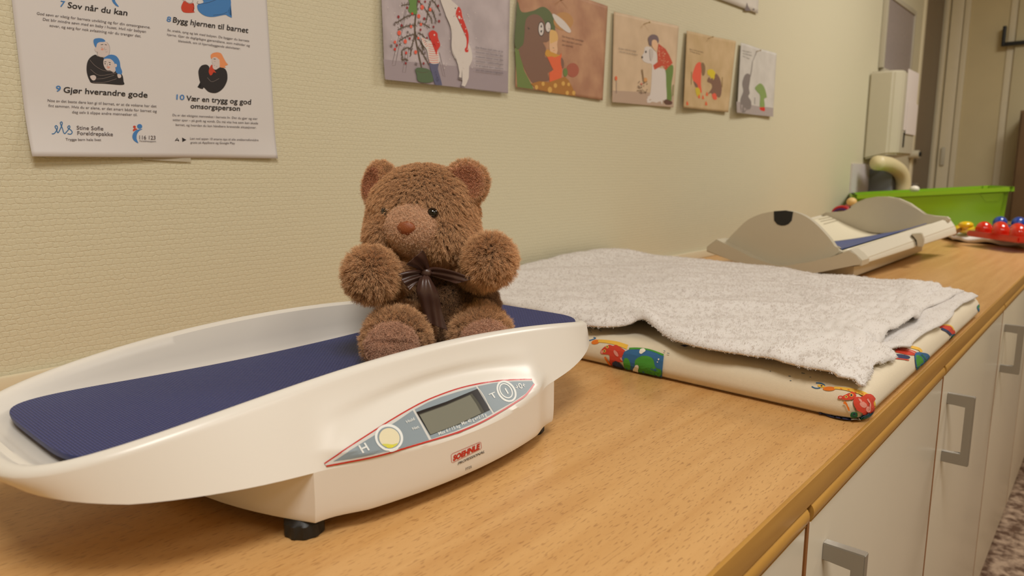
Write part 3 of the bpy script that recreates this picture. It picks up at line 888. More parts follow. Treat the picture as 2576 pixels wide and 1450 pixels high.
# ------------------------------------------------------------------ changing pad
M_cloth = mat('cream_cotton', rgb(226, 212, 186), 0.85, noise=0.015, nscale=300, bump=0.25, bscale=1400, sheen=0.15)
def cushion(x0, x1, y0, y1, h, r, puff):
    nx, ny = 61, 61; V = []
    def prof(n, a, b):
        # parameter 0..1 -> position along the side with rounded ends, and edge distance
        out = []
        for i in range(n):
            q = -1 + 2 * i / (n - 1); out.append(math.copysign(1 - (1 - abs(q)) ** 1.6, q))
        return [(a + b) / 2 + (b - a) / 2 * q for q in out]
    xs, ys = prof(nx, x0, x1), prof(ny, y0, y1)
    for x in xs:
        for y in ys:
            dx = min(x - x0, x1 - x); dy = min(y - y0, y1 - y)
            ex, ey = max(0, 1 - dx / r), max(0, 1 - dy / r)
            e = min(1, math.hypot(ex, ey)); rise = math.sqrt(max(0, 1 - e * e))
            cx = x; cy = y
            if math.hypot(ex, ey) > 1:   # rounded plan corners
                k = 1 / math.hypot(ex, ey); cx = x + (1 if x < (x0 + x1) / 2 else -1) * ex * r * (1 - k); cy = y + (1 if y < (y0 + y1) / 2 else -1) * ey * r * (1 - k)
            z = h * 0.42 + (h * 0.58) * rise + puff * min(1, dx / 0.2) * min(1, dy / 0.2) + 0.0008 * math.sin(x * 47) * math.sin(y * 39)
            V.append((cx + 0.045 * (cy + 0.757), cy, z))
    F = grid_faces(nx, ny); n = len(V)
    bd = [i * ny for i in range(nx)] + [(nx - 1) * ny + j for j in range(1, ny)] + [i * ny + ny - 1 for i in range(nx - 2, -1, -1)] + [j for j in range(ny - 2, 0, -1)]
    prev = bd; mx, my = (x0 + x1) / 2, (y0 + y1) / 2
    for (sh, z) in ((0.0, h * 0.30), (0.003, h * 0.14), (0.009, 0.0015), (0.014, 0.0002)):
        cur = []
        for b in bd:
            p = V[b]; sx = 1 if p[0] < mx else -1; sy = 1 if p[1] < my else -1
            V.append((p[0] + sh * sx * (1 if min(abs(p[0] - x0), abs(p[0] - x1)) < 0.06 else 0), p[1] + sh * sy * (1 if min(abs(p[1] - y0), abs(p[1] - y1)) < 0.03 else 0), z)); cur.append(len(V) - 1)
        for k in range(len(bd)):
            q = (k + 1) % len(bd); F.append((prev[q], prev[k], cur[k], cur[q]))
        prev = cur
    F.append(tuple(prev))
    return V, F
cp = empty('changing_pad', (1.08, -0.39, 0), 'cream cotton changing pad with animal print, partly under the white towel', 'changing pad')
pv, pf = cushion(0.7205, 1.440, -0.757, -0.018, 0.038, 0.022, 0.004)
obj('cover', pv, pf, M_cloth, cp, smooth=True)
PT = BVHTree.FromPolygons([Vector(v) for v in pv], pf)
C = lambda n, *c: ink(n, c, 0.85)
Pr, Pp, Pg, Pdg, Pb, Pn, Py, Po, Pw, Pgy = C('red', 206, 66, 44), C('pink', 226, 150, 136), C('green', 72, 150, 50), C('teal', 40, 120, 84), C('blue', 52, 104, 152), C('navy', 44, 54, 92), C('yellow', 236, 186, 70), C('orange', 226, 120, 30), C('white', 236, 230, 216), C('greyblue', 96, 112, 124)
_ppt = on_tree(PT)
def _pplace(px, py, off):
    h = _ppt(px, py, off); return (h[0], h[1], max(h[2], 0.0012))
def pp(T):
    q = Print(_pplace, step=0.00009, maxlen=9, base=0.0005); q.T = T; return q
q = pp((1220, 620, 3.0214))
q.line([(768, 708), (785, 718), (815, 712), (842, 700), (826, 694)], 7, Pb); q.ell(842, 729, 32, 17, Po, -12); q.line([(862, 720), (940, 728), (1010, 742), (1085, 768)], 20, Py, w1=34)
q.poly([(880, 800), (905, 770), (945, 750), (975, 758), (1000, 752), (1040, 775), (1068, 800), (1046, 835), (1060, 868), (1030, 880), (1000, 866), (972, 868), (966, 905), (950, 880), (948, 830), (918, 822), (888, 818)], Pr, smooth=True)
q.ell(892, 803, 10, 13, Pp); q.ell(932, 766, 11, 12, Py); q.ell(932, 766, 5, 6, Pn); q.ell(912, 796, 11, 12, Py); q.ell(912, 796, 5, 6, Pn)
q.ell(1000, 815, 28, 12, Pp, 55); q.ell(1045, 858, 16, 9, Pp, 40); q.line([(915, 840), (935, 870), (958, 905)], 14, Po)
q.poly([(972, 885), (1000, 872), (1040, 896), (1060, 930), (1030, 932), (990, 925)], Pn, smooth=True)
q.poly([(1046, 850), (1062, 806), (1105, 785), (1160, 790), (1230, 792), (1300, 806), (1364, 836), (1356, 920), (1346, 1010), (1240, 985), (1150, 955), (1075, 935)], Pb)
q.line([(1100, 783), (1170, 782), (1260, 795), (1362, 832)], 12, Pg)
q.ell(1085, 895, 26, 48, Pg, -12); q.poly([(1145, 900), (1150, 865), (1185, 840), (1240, 838), (1285, 862), (1296, 905), (1312, 925), (1342, 935), (1348, 965), (1325, 980), (1296, 968), (1286, 985), (1230, 980), (1170, 965), (1150, 935)], Pg, smooth=True)
q.ell(1300, 935, 9, 9, Pb); q.ell(1326, 862, 6, 5, Pw); q.ell(1318, 880, 5, 4, Pw)
q.poly([(1180, 815), (1186, 790), (1212, 784), (1226, 800), (1210, 812), (1196, 822)], Pw, smooth=True); q.poly([(1126, 950), (1140, 915), (1160, 900), (1176, 910), (1170, 940), (1178, 962), (1150, 968)], Pw, smooth=True)
for a, b in (((790, 648), (806, 654)), ((868, 652), (886, 660)), ((1364, 803), (1376, 808)), ((1390, 822), (1408, 825)), ((806, 664), (816, 668))): q.line([a, b], 5, Pgy, False)
q.poly([(765, 604), (820, 608), (884, 628), (860, 634), (800, 624), (768, 618)], Pg, smooth=True)
q.poly([(1480, 770), (1520, 768), (1552, 776), (1520, 782)], Pn)
q.done('animal_print', cp)
q = pp((1800, 680, 3.295))
q.line([(798, 966), (830, 980), (866, 978), (862, 968)], 9, Pb); q.line([(834, 938), (870, 940), (900, 952), (905, 966)], 9, Pb); q.ell(878, 964, 32, 12, Py, 10); q.ell(880, 963, 8, 6, Pn)
q.ell(944, 986, 52, 17, Po); q.line([(985, 978), (1090, 990), (1190, 1015), (1262, 1050), (1296, 1100), (1300, 1165)], 18, Py, w1=46)
for x, y in ((1035, 985), (1095, 992), (1150, 1010), (1205, 1024), (1250, 1050), (1275, 1080)): q.line([(x, y), (x + 16, y + 8)], 7, Po, False)
q.ell(1040, 1057, 22, 13, Pr); q.ell(1040, 1057, 12, 6, Pp); q.ell(1137, 1026, 20, 12, Pr, 20); q.ell(1108, 1052, 56, 26, Pr, -12); q.ell(1084, 1053, 13, 11, Py); q.ell(1084, 1053, 6, 5, Pn); q.ell(1124, 1040, 13, 11, Py); q.ell(1124, 1040, 6, 5, Pn)
q.poly([(1148, 1060), (1200, 1052), (1255, 1030), (1306, 1064), (1290, 1100), (1302, 1150), (1290, 1185), (1230, 1190), (1200, 1176), (1160, 1150), (1140, 1100)], Pr, smooth=True)
q.ell(1212, 1115, 30, 20, Pp, 30); q.ell(1250, 1150, 18, 24, Pp); q.ell(1190, 1080, 20, 9, Pp, 50); q.line([(1240, 1070), (1262, 1110), (1258, 1150)], 9, Pp)
q.line([(1068, 1092), (1090, 1112), (1108, 1162)], 26, Po, w1=6)
q.poly([(866, 1188), (960, 1196), (1060, 1212), (1130, 1222), (1150, 1282), (1040, 1262), (940, 1240), (848, 1222)], Pn); q.line([(965, 1236), (1040, 1240), (1130, 1270)], 20, Pg)
q.poly([(1200, 1200), (1250, 1176), (1320, 1170), (1322, 1215), (1270, 1275), (1215, 1300), (1195, 1260)], Pb, smooth=True); q.line([(1195, 1230), (1240, 1200), (1310, 1180)], 16, Pdg)
q.ell(1142, 1186, 28, 18, Pdg); q.ell(1145, 1187, 11, 8, Pn); q.poly([(1118, 1222), (1190, 1218), (1196, 1262), (1170, 1278), (1130, 1262)], Pw, smooth=True)
q.done('animal_print', cp); q = pp((1800, 680, 3.295))
q.poly([(1480, 700), (1540, 700), (1605, 716), (1600, 735), (1540, 738), (1470, 728)], Pn, smooth=True)
q.poly([(1510, 650), (1580, 652), (1660, 680), (1690, 705), (1600, 706), (1520, 690), (1490, 680)], Pr, smooth=True)
q.line([(1520, 628), (1600, 636), (1680, 655), (1705, 680)], 22, Py); q.line([(1520, 655), (1600, 668), (1670, 700)], 7, Pp); q.line([(1460, 735), (1520, 738), (1600, 748)], 8, Pr)
q.poly([(1650, 690), (1710, 685), (1760, 700), (1782, 750), (1775, 800), (1740, 840), (1696, 868), (1664, 830), (1650, 760)], Pb, smooth=True)
q.poly([(1655, 715), (1690, 712), (1715, 745), (1712, 800), (1690, 830), (1664, 800)], Pg, smooth=True); q.line([(1700, 700), (1735, 740), (1735, 800)], 10, Pdg)
q.done('animal_print', cp); q = pp((1800, 680, 3.295))
q.poly([(1850, 470), (1900, 452), (1960, 472), (1985, 520), (1950, 530), (1900, 500)], Pr, smooth=True); q.line([(1880, 455), (1945, 462), (1975, 500)], 9, Py); q.line([(1870, 486), (1920, 510), (1950, 540)], 20, Pn)
q.poly([(1955, 540), (1985, 530), (2006, 560), (2000, 600), (1968, 624), (1950, 590)], Pb, smooth=True); q.poly([(1958, 548), (1980, 548), (1985, 590), (1962, 600)], Pg, smooth=True)
q.done('animal_print', cp); q = pp((1800, 680, 3.295))
q.poly([(2165, 300), (2200, 275), (2240, 262), (2252, 290), (2240, 340), (2208, 384), (2175, 340)], Pb, smooth=True); q.poly([(2168, 305), (2205, 285), (2225, 300), (2205, 350), (2185, 345)], Pg, smooth=True)
q.done('animal_print', cp); q = pp((1800, 680, 3.295))
for a, b in (((606, 880), (624, 883)), ((616, 918), (630, 919)), ((712, 856), (740, 862)), ((780, 890), (792, 892)), ((450, 842), (460, 843))): q.line([a, b], 5, Pgy, False)
q.done('animal_print', cp)

# ------------------------------------------------------------------ towel over the pad
def terry(name, c): return mat(name, c, 0.9, spec=0.1, sheen=0.25, bump=0.6, bscale=420)
M_towel = terry('white_terry', rgb(224, 218, 214))
M_pile = mat('white_pile', rgb(228, 221, 216), 0.9, spec=0.05)
L_ = catmull([(0.727, -0.752), (0.722, -0.70), (0.728, -0.645), (0.724, -0.600), (0.729, -0.560), (0.752, -0.515), (0.772, -0.475), (0.752, -0.452), (0.738, -0.415), (0.760, -0.34), (0.775, -0.25), (0.80, -0.15), (0.84, -0.028)], 6)
R_ = catmull([(1.402, -0.752), (1.404, -0.71), (1.385, -0.62), (1.388, -0.54), (1.392, -0.46), (1.425, -0.38), (1.44, -0.29), (1.44, -0.2), (1.44, -0.10), (1.43, -0.018)], 6)
def along(P, n):
    P = np.array(P); L = np.concatenate([[0], np.cumsum(np.hypot(*np.diff(P, axis=0).T))]); q = np.linspace(0, L[-1], n)
    return np.stack([np.interp(q, L, P[:, 0]), np.interp(q, L, P[:, 1])], 1)
NU, NV = 181, 191
LA, RA = along(L_, NV), along(R_, NV)
def seg(p, a, b, w, h):
    ax, ay = a; bx, by = b; dx, dy = bx - ax, by - ay; t = max(0, min(1, ((p[0] - ax) * dx + (p[1] - ay) * dy) / (dx * dx + dy * dy)))
    d = math.hypot(p[0] - ax - t * dx, p[1] - ay - t * dy); return h * math.exp(-(d / w) ** 2) * math.sin(math.pi * (0.15 + 0.7 * t))
def front_off(x): return 0.026 * smooth01((x - 0.865) / 0.03) * (1 - 0.45 * smooth01((x - 1.15) / 0.25)) + 0.004 - 0.003 * math.sin(x * 31) - 0.004 * math.sin(x * 13 + 1)
TV = []
for i in range(NU):
    u = i / (NU - 1); u = 0.5 - 0.5 * math.cos(math.pi * u) if False else u
    for j in range(NV):
        v = j / (NV - 1)
        x = LA[j][0] * (1 - u) + RA[j][0] * u; y = LA[j][1] * (1 - u) + RA[j][1] * u
        if v < 0.3: y += front_off(x) * (1 - v / 0.3) * min(1, u * 8)
        p = (x, y)
        z = 0.0475
        z += seg(p, (0.80, -0.06), (1.10, -0.14), 0.05, 0.010) + seg(p, (1.12, -0.03), (1.44, -0.05), 0.05, 0.016)
        z += seg(p, (0.80, -0.30), (1.02, -0.62), 0.030, 0.007) + seg(p, (0.78, -0.46), (0.98, -0.30), 0.028, 0.010) + seg(p, (0.95, -0.70), (1.20, -0.52), 0.022, 0.007)
        z += seg(p, (1.00, -0.74), (1.36, -0.66), 0.012, 0.006) + seg(p, (1.20, -0.60), (1.40, -0.40), 0.02, 0.006) + seg(p, (0.84, -0.74), (0.93, -0.66), 0.012, 0.006)
        z += seg(p, (1.05, -0.40), (1.30, -0.25), 0.05, 0.006) - seg(p, (0.86, -0.36), (1.00, -0.44), 0.035, 0.006)
        z += seg(p, (0.758, -0.50), (0.80, -0.462), 0.016, 0.012) + seg(p, (0.73, -0.66), (0.76, -0.66), 0.014, 0.005)
        z += 0.0016 * math.sin(x * 34 + y * 21) * math.sin(y * 40 - x * 12) + 0.0008 * math.sin(x * 97 + y * 55)
        # hem stripes near the front edge
        if v < 0.11 and u > 0.10: z += 0.0012 * (1 if int(v * 90) % 2 == 0 else 0)
        # doubled layer whose edge lies back from the front edge
        lay = smooth01((y + 0.728 - 0.012 * math.sin(x * 17) - (0.03 if x > 1.0 else 0) * (x - 1.0) / 0.3) / 0.006); z += 0.0075 * lay
        e = min(u, 1 - u, (v) * 1.0) * 0.6
        z -= 0.006 * max(0, 1 - e / 0.012) ** 2
        if y < -0.735: z -= 0.35 * (-0.735 - y) ** 1.0
        TV.append((x, y, max(z, 0.0440 if y > -0.745 else 0.038)))
tw = obj('towel', TV, grid_faces(NU, NV), [M_towel, M_pile], None, smooth=True)
setp(tw, 'rumpled white terry towel spread over the changing pad', 'towel')
sd = tw.modifiers.new('thickness', 'SOLIDIFY'); sd.thickness = 0.0030; sd.offset = 1
vg = tw.vertex_groups.new(name='pile')
for i in range(NU):
    for j in range(NV):
        w = 1.0 if (j > 20 or i < 15) else 0.25
        vg.add([i * NV + j], w, 'REPLACE')
hair(tw, 60000, 0.0022, 2, 6, seed=31, rad=0.30, clump=0.0, brown=0.12, rough=0.001, rand_len=0.3, group='pile', croot=1.0, ctip=0.9)

HV = []; nh = 120; hy = 14
for i in range(nh):
    x = 0.885 + (1.405 - 0.885) * i / (nh - 1); t = i / (nh - 1)
    ye = -0.752 - 0.003 * math.sin(x * 23 + 0.8) - 0.0012 * math.sin(x * 71) + 0.016 * (1 - smooth01(t / 0.08))
    for j in range(hy):
        y = -0.690 + (ye + 0.690) * j / (hy - 1)
        z = 0.0432 + 0.0016 * math.sin(x * 70 + 1) * (j / hy) + (0.0012 if j in (9, 11) else 0) - 0.0045 * max(0, (-0.744 - y) / 0.012) ** 1.3
        HV.append((x + 0.006 * (j / hy), y, z + 0.0008))
lf = obj('lower_fold', HV, grid_faces(nh, hy), [M_towel, M_pile], tw, smooth=True)
sd = lf.modifiers.new('t', 'SOLIDIFY'); sd.thickness = 0.003; sd.offset = 1
lf['label'] = 'flat hemmed under layer of the towel'
hair(lf, 5000, 0.0012, 2, 4, seed=33, rad=0.26, clump=0.0, brown=0.12, rough=0.001)

# ------------------------------------------------------------------ second scale, farther along the worktop
M_beige = mat('warm_grey_plastic', rgb(196, 187, 166), 0.45, noise=0.01, nscale=30)
M_beige2 = mat('pale_plastic', rgb(216, 208, 190), 0.4)
M_inner = mat('cream_tray_plastic', rgb(228, 218, 192), 0.4)
X1, X2 = 1.68, 2.42
T5 = (1750, 400, 3.1186)
def c5(x, y): return (T5[0] + x / T5[2], T5[1] + y / T5[2])
def slab(name, pts, X, th, m, parent, bev=0.002, smooth=True):
    P = catmull(pts, 4, True) if smooth else pts
    V = []; n = len(P)
    for dx in (0, th):
        for p in P:
            a = on_x(*c5(*p), X); V.append((X + dx, a[1], a[2]))
    bm = bmesh.new(); vs = [bm.verts.new(v) for v in V]
    f0 = bm.faces.new(vs[:n]); f1 = bm.faces.new(vs[n:][::-1])
    for k in range(n): bm.faces.new((vs[k], vs[(k + 1) % n], vs[n + (k + 1) % n], vs[n + k]))
    if bev: bmesh.ops.bevel(bm, geom=list({e for f in (f0, f1) for e in f.edges}), offset=bev, segments=2, affect='EDGES')
    return fromb(name, bm, m, parent, angle=35)
fs2 = empty('infant_scale', (2.05, -0.34, 0), 'grey beige infant scale with two domed end boards, behind the towel', 'baby scale')
near = slab('end_board', [(230, 668), (262, 620), (310, 570), (400, 485), (500, 436), (600, 414), (690, 406), (765, 414), (850, 445), (930, 500), (1010, 580), (1060, 640), (1100, 700), (1130, 742), (900, 812), (720, 842), (560, 830), (400, 768), (300, 712)], X1, 0.018, M_beige, fs2, 0.003)
near['label'] = 'domed near end board with a black tab'
slab('flange', [(82, 728), (84, 690), (160, 632), (235, 668), (330, 716), (440, 775), (560, 826), (640, 838), (720, 838), (900, 808), (1060, 770), (1200, 722), (1216, 716), (1260, 752), (1306, 798), (1300, 840), (1190, 836), (1000, 885), (860, 916), (740, 906), (500, 862), (270, 792)], X1 - 0.03, 0.06, M_beige, near, 0.003, False)
slab('tab', [(613, 411), (700, 405), (764, 415), (752, 485), (730, 510), (700, 523), (670, 524), (640, 514), (615, 484)], X1 - 0.0012, 0.012, M_black, near, 0, False)['label'] = 'black rounded tab'
far = slab('end_board', [(975, 445), (1018, 420), (1100, 418), (1172, 418), (1210, 376), (1262, 340), (1330, 312), (1410, 298), (1500, 297), (1590, 312), (1680, 352), (1740, 395), (1792, 446), (1880, 450), (1968, 456), (1990, 475), (1980, 500), (1890, 502), (1790, 526), (1680, 562), (1540, 592), (1400, 592), (1290, 560), (1180, 512), (1040, 452)], X2, 0.03, M_beige, fs2, 0.004, False)
far['label'] = 'domed far end board'
# trough surface between the end boards
npf = [(240, 672), (330, 718), (440, 770), (560, 800), (720, 812), (900, 800), (1040, 770), (1165, 724)]
fpf = [(1030, 448), (1110, 482), (1200, 522), (1290, 560), (1400, 592), (1540, 590), (1700, 556), (1850, 514)]
npp = [on_x(*c5(*p), X1 + 0.018) for p in catmull(npf, 3)]; fpp = [on_x(*c5(*p), X2 + 0.004) for p in catmull(fpf, 3)]
NTR = 16; V = []
for k in range(NTR):
    q = k / (NTR - 1)
    for a, b in zip(npp, fpp):
        V.append(a * (1 - q) + b * q)
nn = len(npp)
tvr = [Vector([float(c) for c in v]) for v in V]; tfr = grid_faces(NTR, nn)
tray = obj('tray', V, tfr, M_inner, fs2, smooth=True)
sd = tray.modifiers.new('t', 'SOLIDIFY'); sd.thickness = 0.006; sd.offset = 0
TT = BVHTree.FromPolygons(tvr, tfr)
MV = []
for k in range(24):
    u_ = 0.02 + 0.93 * k / 23; v0 = 0.70 - 0.50 * (1 - u_) ** 1.2
    for j in range(10):
        v_ = (v0 + (0.985 - v0) * j / 9) * (nn - 1); i0 = min(nn - 2, int(v_)); fr = v_ - i0
        pn_ = npp[i0] * (1 - fr) + npp[i0 + 1] * fr; pf_ = fpp[i0] * (1 - fr) + fpp[i0 + 1] * fr
        p_ = pn_ * (1 - u_) + pf_ * u_; MV.append((p_[0], p_[1], p_[2] + 0.0062))
bm_ = obj('mat', MV, grid_faces(24, 10), mat('scale_mat_blue', rgb(70, 84, 136), 0.55), tray, smooth=True)
sd = bm_.modifiers.new('t', 'SOLIDIFY'); sd.thickness = 0.002
bm_['label'] = 'blue mat in the tray'
q = Print(on_tree(TT), step=0.00003, maxlen=10, base=0.004); q.T = T5
for a, b in (((960, 484), (1050, 466)), ((976, 500), (1080, 478)), ((1000, 520), (1112, 490))): q.line([a, b], 4, ink('groove', (150, 138, 110)), False)
q.done('grooves', tray)
def loft(name, A, B, m, parent, bev=0.002):
    bm = bmesh.new(); a = [bm.verts.new(tuple(float(c) for c in p)) for p in A]; b = [bm.verts.new(tuple(float(c) for c in p)) for p in B]
    n = len(a); bm.faces.new(a); bm.faces.new(b[::-1])
    for k in range(n): bm.faces.new((a[k], a[(k + 1) % n], b[(k + 1) % n], b[k]))
    if bev: bmesh.ops.bevel(bm, geom=bm.edges[:], offset=bev, segments=2, affect='EDGES')
    return fromb(name, bm, m, parent, angle=35)
a = [on_x(*c5(*p), X1 + 0.02) for p in ((1165, 724), (1212, 718), (1305, 797), (1300, 838))]; a += [np.array([X1 + 0.02, a[0][1] + 0.02, a[3][2]])]
b = [on_x(*c5(*p), X2 + 0.05) for p in ((1900, 500), (1990, 462), (2040, 530), (2050, 592))]; b += [np.array([X2 + 0.05, b[0][1] + 0.02, b[3][2]])]
loft('front_rail', a, b, M_beige2, fs2, 0.003)
a2 = [on_x(*c5(*p), X1 + 0.02) for p in ((240, 672), (180, 640), (100, 700))]; b2 = [on_x(*c5(*p), X2 + 0.03) for p in ((1030, 448), (1000, 436), (985, 450))]
loft('back_rail', a2, b2, M_beige2, fs2, 0.002)
def rail_pt(x, y, X): return on_x(*c5(x, y), X)
A = [rail_pt(1688, 590, 2.08), rail_pt(1770, 584, 2.08), rail_pt(1790, 640, 2.08), rail_pt(1780, 694, 2.08), rail_pt(1736, 690, 2.08), rail_pt(1738, 636, 2.08)]
B = [p + np.array([0.035, 0.004, 0.0]) for p in A]
loft('slider', A, B, M_beige, fs2, 0.0015)
box('base', 1.738, 2.46, -0.468, -0.20, 0.006, 0.036, M_beige2, fs2, bev=0.004)
for fx in (1.80, 2.40):
    for fy in (-0.43, -0.24):
        bm = bmesh.new(); tube_bm(bm, [(fx, fy, 0.0), (fx, fy, 0.0075)], 0.012, 16); fromb('foot', bm, M_black, fs2, angle=40)

# ------------------------------------------------------------------ papers on the long wall
M_paper = mat('poster_paper', rgb(214, 209, 208), 0.5, spec=0.3)
K = ink('black', (34, 28, 30)); KG = ink('text_grey', (84, 74, 78)); KB = ink('poster_blue', (62, 122, 186)); KR = ink('poster_red', (196, 62, 34)); KO = ink('poster_orange', (226, 144, 92)); KS = ink('line_grey', (150, 134, 128)); KP = ink('paper_skin', (206, 192, 188)); KC = ink('cheek', (214, 150, 130))
def paper(name, quad, m, curl, nx=40, nz=40, th=0.0002, sub=None):
    """quad: four pixel corners BL, BR, TR, TL on the wall; curl(u, v) gives the stand-off from the wall"""
    c = [on_y(*p) if len(p) == 2 else np.array([p[0], 0.0, p[2]]) for p in quad]
    V = []
    for i in range(nx):
        for j in range(nz):
            u, v = i / (nx - 1), j / (nz - 1)
            p = (c[0] * (1 - u) + c[1] * u) * (1 - v) + (c[3] * (1 - u) + c[2] * u) * v
            V.append((p[0], -curl(u, v), p[2]))
    F = grid_faces(nx, nz)
    tree = BVHTree.FromPolygons([Vector(v) for v in V], F)
    def place(px, py, off):
        w = on_y(px, py)
        h, n, _, _ = tree.ray_cast(Vector((w[0], -0.5, w[2])), Vector((0, 1, 0)))
        if h is None:
            h, n, _, _ = tree.find_nearest(Vector((w[0], -0.004, w[2])))
            return (w[0], h.y - off, w[2])
        return (w[0], h.y - off, w[2])
    return V, F, place
def sheet(name, label, cat, quad, m, curl, group=None, maxlen=14, **k):
    V, F, place = paper(name, quad, m, curl, **k)
    o = obj(name, V, F, m, None, smooth=True); setp(o, label, cat, group)
    sd = o.modifiers.new('t', 'SOLIDIFY'); sd.thickness = 0.0002
    return o, Print(place, step=0.000025, maxlen=maxlen, base=0.0003)

xl = 0.196 * 1.2667; 
def curlA(u, v):
    return 0.0016 + 0.010 * max(0, 1 - v / 0.16) ** 2 * (max(0, 1 - u / 0.55) ** 0.8) + 0.004 * max(0, 1 - v / 0.10) ** 2 * max(0, (u - 0.7) / 0.3) + 0.0012 * (1 - math.cos(u * 6.28)) * 0.5
po, q = sheet('poster', 'large white parenting advice poster with Norwegian text and blue drawings', 'poster', [(73, 394), (694, 399), (0.5475, 0, 0.695), (0.2465, 0, 0.695)], M_paper, curlA, nx=60, nz=70)
q.T = (0, 0, 3.3722)
q.maxlen = 13
# figures
q.poly([(945, -40), (975, -30), (968, 10), (1000, 58), (975, 50), (948, 20), (940, -10)], KB, smooth=True)
q.done('printed_drawing', po); q = Print(q.place, step=0.000025, maxlen=13, base=0.0003); q.T = (0, 0, 3.3722)
q.poly([(1560, 8), (1595, 35), (1635, 28), (1610, 48), (1640, 52), (1612, 68), (1640, 78), (1615, 88), (1644, 106), (1590, 112), (1545, 104), (1528, 70), (1540, 30)], KR, smooth=True)
q.line([(1540, 0), (1556, 14), (1600, 30), (1624, 22), (1628, 0)], 3, KS); q.line([(1672, 12), (1664, 30), (1690, 36)], 3, KS)
q.poly([(1700, -40), (1930, -40), (1950, 0), (1950, 50), (1925, 95), (1960, 150), (1925, 138), (1900, 128), (1800, 146), (1730, 136), (1680, 100), (1665, 65), (1672, 40), (1720, 20)], KB, smooth=True)
q.line([(1672, 40), (1760, 24), (1840, -6)], 3, K); q.line([(1800, 132), (1880, 122), (1920, 104)], 2.5, K)
q.done('printed_drawing', po); q = Print(q.place, step=0.000025, maxlen=13, base=0.0003); q.T = (0, 0, 3.3722)
q.poly([(800, 466), (760, 490), (735, 530), (728, 590), (736, 640), (752, 680), (776, 706), (880, 712), (1034, 722), (1040, 690), (1030, 640), (1000, 610), (960, 590), (930, 560), (880, 500), (850, 486), (822, 480)], K, smooth=True)
q.poly([(808, 404), (796, 420), (806, 440), (822, 448), (826, 476), (852, 488), (890, 484), (912, 470), (922, 440), (922, 400), (910, 370), (880, 352), (830, 358), (812, 380)], KP, smooth=True)
q.line([(822, 440), (818, 470), (850, 486), (900, 484), (920, 455), (922, 400), (900, 362)], 2.5, KS)
q.poly([(806, 404), (792, 380), (786, 350), (796, 332), (830, 326), (866, 332), (886, 350), (872, 358), (838, 360), (818, 372), (812, 390)], KB, smooth=True)
q.line([(848, 382), (868, 380)], 5, K); q.line([(882, 380), (898, 384)], 5, K); q.line([(848, 404), (864, 406)], 2.5, KS); q.line([(880, 404), (882, 424), (898, 422)], 2.5, KS); q.ell(860, 420, 12, 9, KC); q.line([(886, 444), (904, 442)], 2.5, KS)
q.poly([(872, 500), (900, 476), (940, 466), (980, 480), (1006, 520), (1014, 570), (1028, 610), (1018, 634), (990, 628), (970, 600), (968, 560), (950, 520), (920, 500), (884, 512)], KB, smooth=True)
q.poly([(872, 510), (890, 500), (930, 504), (958, 530), (966, 560), (972, 600), (955, 618), (930, 602), (900, 598), (880, 575), (870, 545)], KP, smooth=True)
q.line([(876, 528), (894, 526)], 5, K); q.line([(914, 530), (930, 534)], 5, K); q.ell(884, 543, 4, 6, K); q.ell(924, 549, 4, 6, K); q.line([(902, 540), (904, 562), (896, 564)], 2.5, KS); q.ell(912, 572, 14, 7, KC); q.line([(904, 582), (922, 580)], 2.5, KC); q.ell(972, 558, 12, 15, KP)
q.poly([(758, 648), (790, 640), (808, 656), (800, 680), (780, 684), (764, 668)], KP, smooth=True); q.poly([(990, 630), (1016, 636), (1018, 658), (998, 664), (988, 648)], KP, smooth=True)
q.line([(754, 510), (800, 560), (870, 600), (960, 610)], 2.2, KS); q.line([(760, 590), (830, 640), (930, 632), (980, 620)], 2.2, KS); q.line([(800, 672), (870, 668), (960, 640)], 2.2, KS); q.line([(780, 700), (880, 700), (980, 670)], 2.2, KS)
q.done('printed_drawing', po); q = Print(q.place, step=0.000025, maxlen=13, base=0.0003); q.T = (0, 0, 3.3722)
q.poly([(1700, 560), (1740, 550), (1766, 568), (1770, 600), (1800, 590), (1850, 575), (1890, 580), (1912, 600), (1922, 640), (1918, 690), (1890, 745), (1850, 780), (1810, 792), (1760, 780), (1722, 745), (1712, 756), (1690, 752), (1666, 738), (1700, 738), (1712, 730), (1690, 700), (1678, 650), (1676, 600)], K, smooth=True)
q.poly([(1786, 500), (1780, 470), (1800, 452), (1836, 446), (1868, 456), (1888, 490), (1910, 530), (1926, 550), (1900, 562), (1906, 576), (1860, 572), (1845, 540), (1840, 510), (1820, 490)], KO, smooth=True)
q.poly([(1794, 494), (1826, 488), (1850, 510), (1856, 540), (1850, 578), (1810, 584), (1796, 566), (1798, 546), (1790, 530)], KP, smooth=True); q.line([(1804, 502), (1822, 504)], 5, K); q.line([(1806, 522), (1820, 524)], 2.5, KS); q.ell(1848, 516, 7, 11, KP)
q.poly([(1772, 572), (1790, 550), (1800, 576), (1812, 600), (1824, 620), (1804, 614), (1790, 636), (1774, 640), (1762, 610)], KR, smooth=True); q.ell(1820, 566, 25, 27, KP); q.line([(1808, 556), (1814, 558)], 3, K); q.line([(1828, 564), (1832, 568)], 3, K); q.line([(1750, 660), (1790, 695), (1850, 668)], 2, KS)
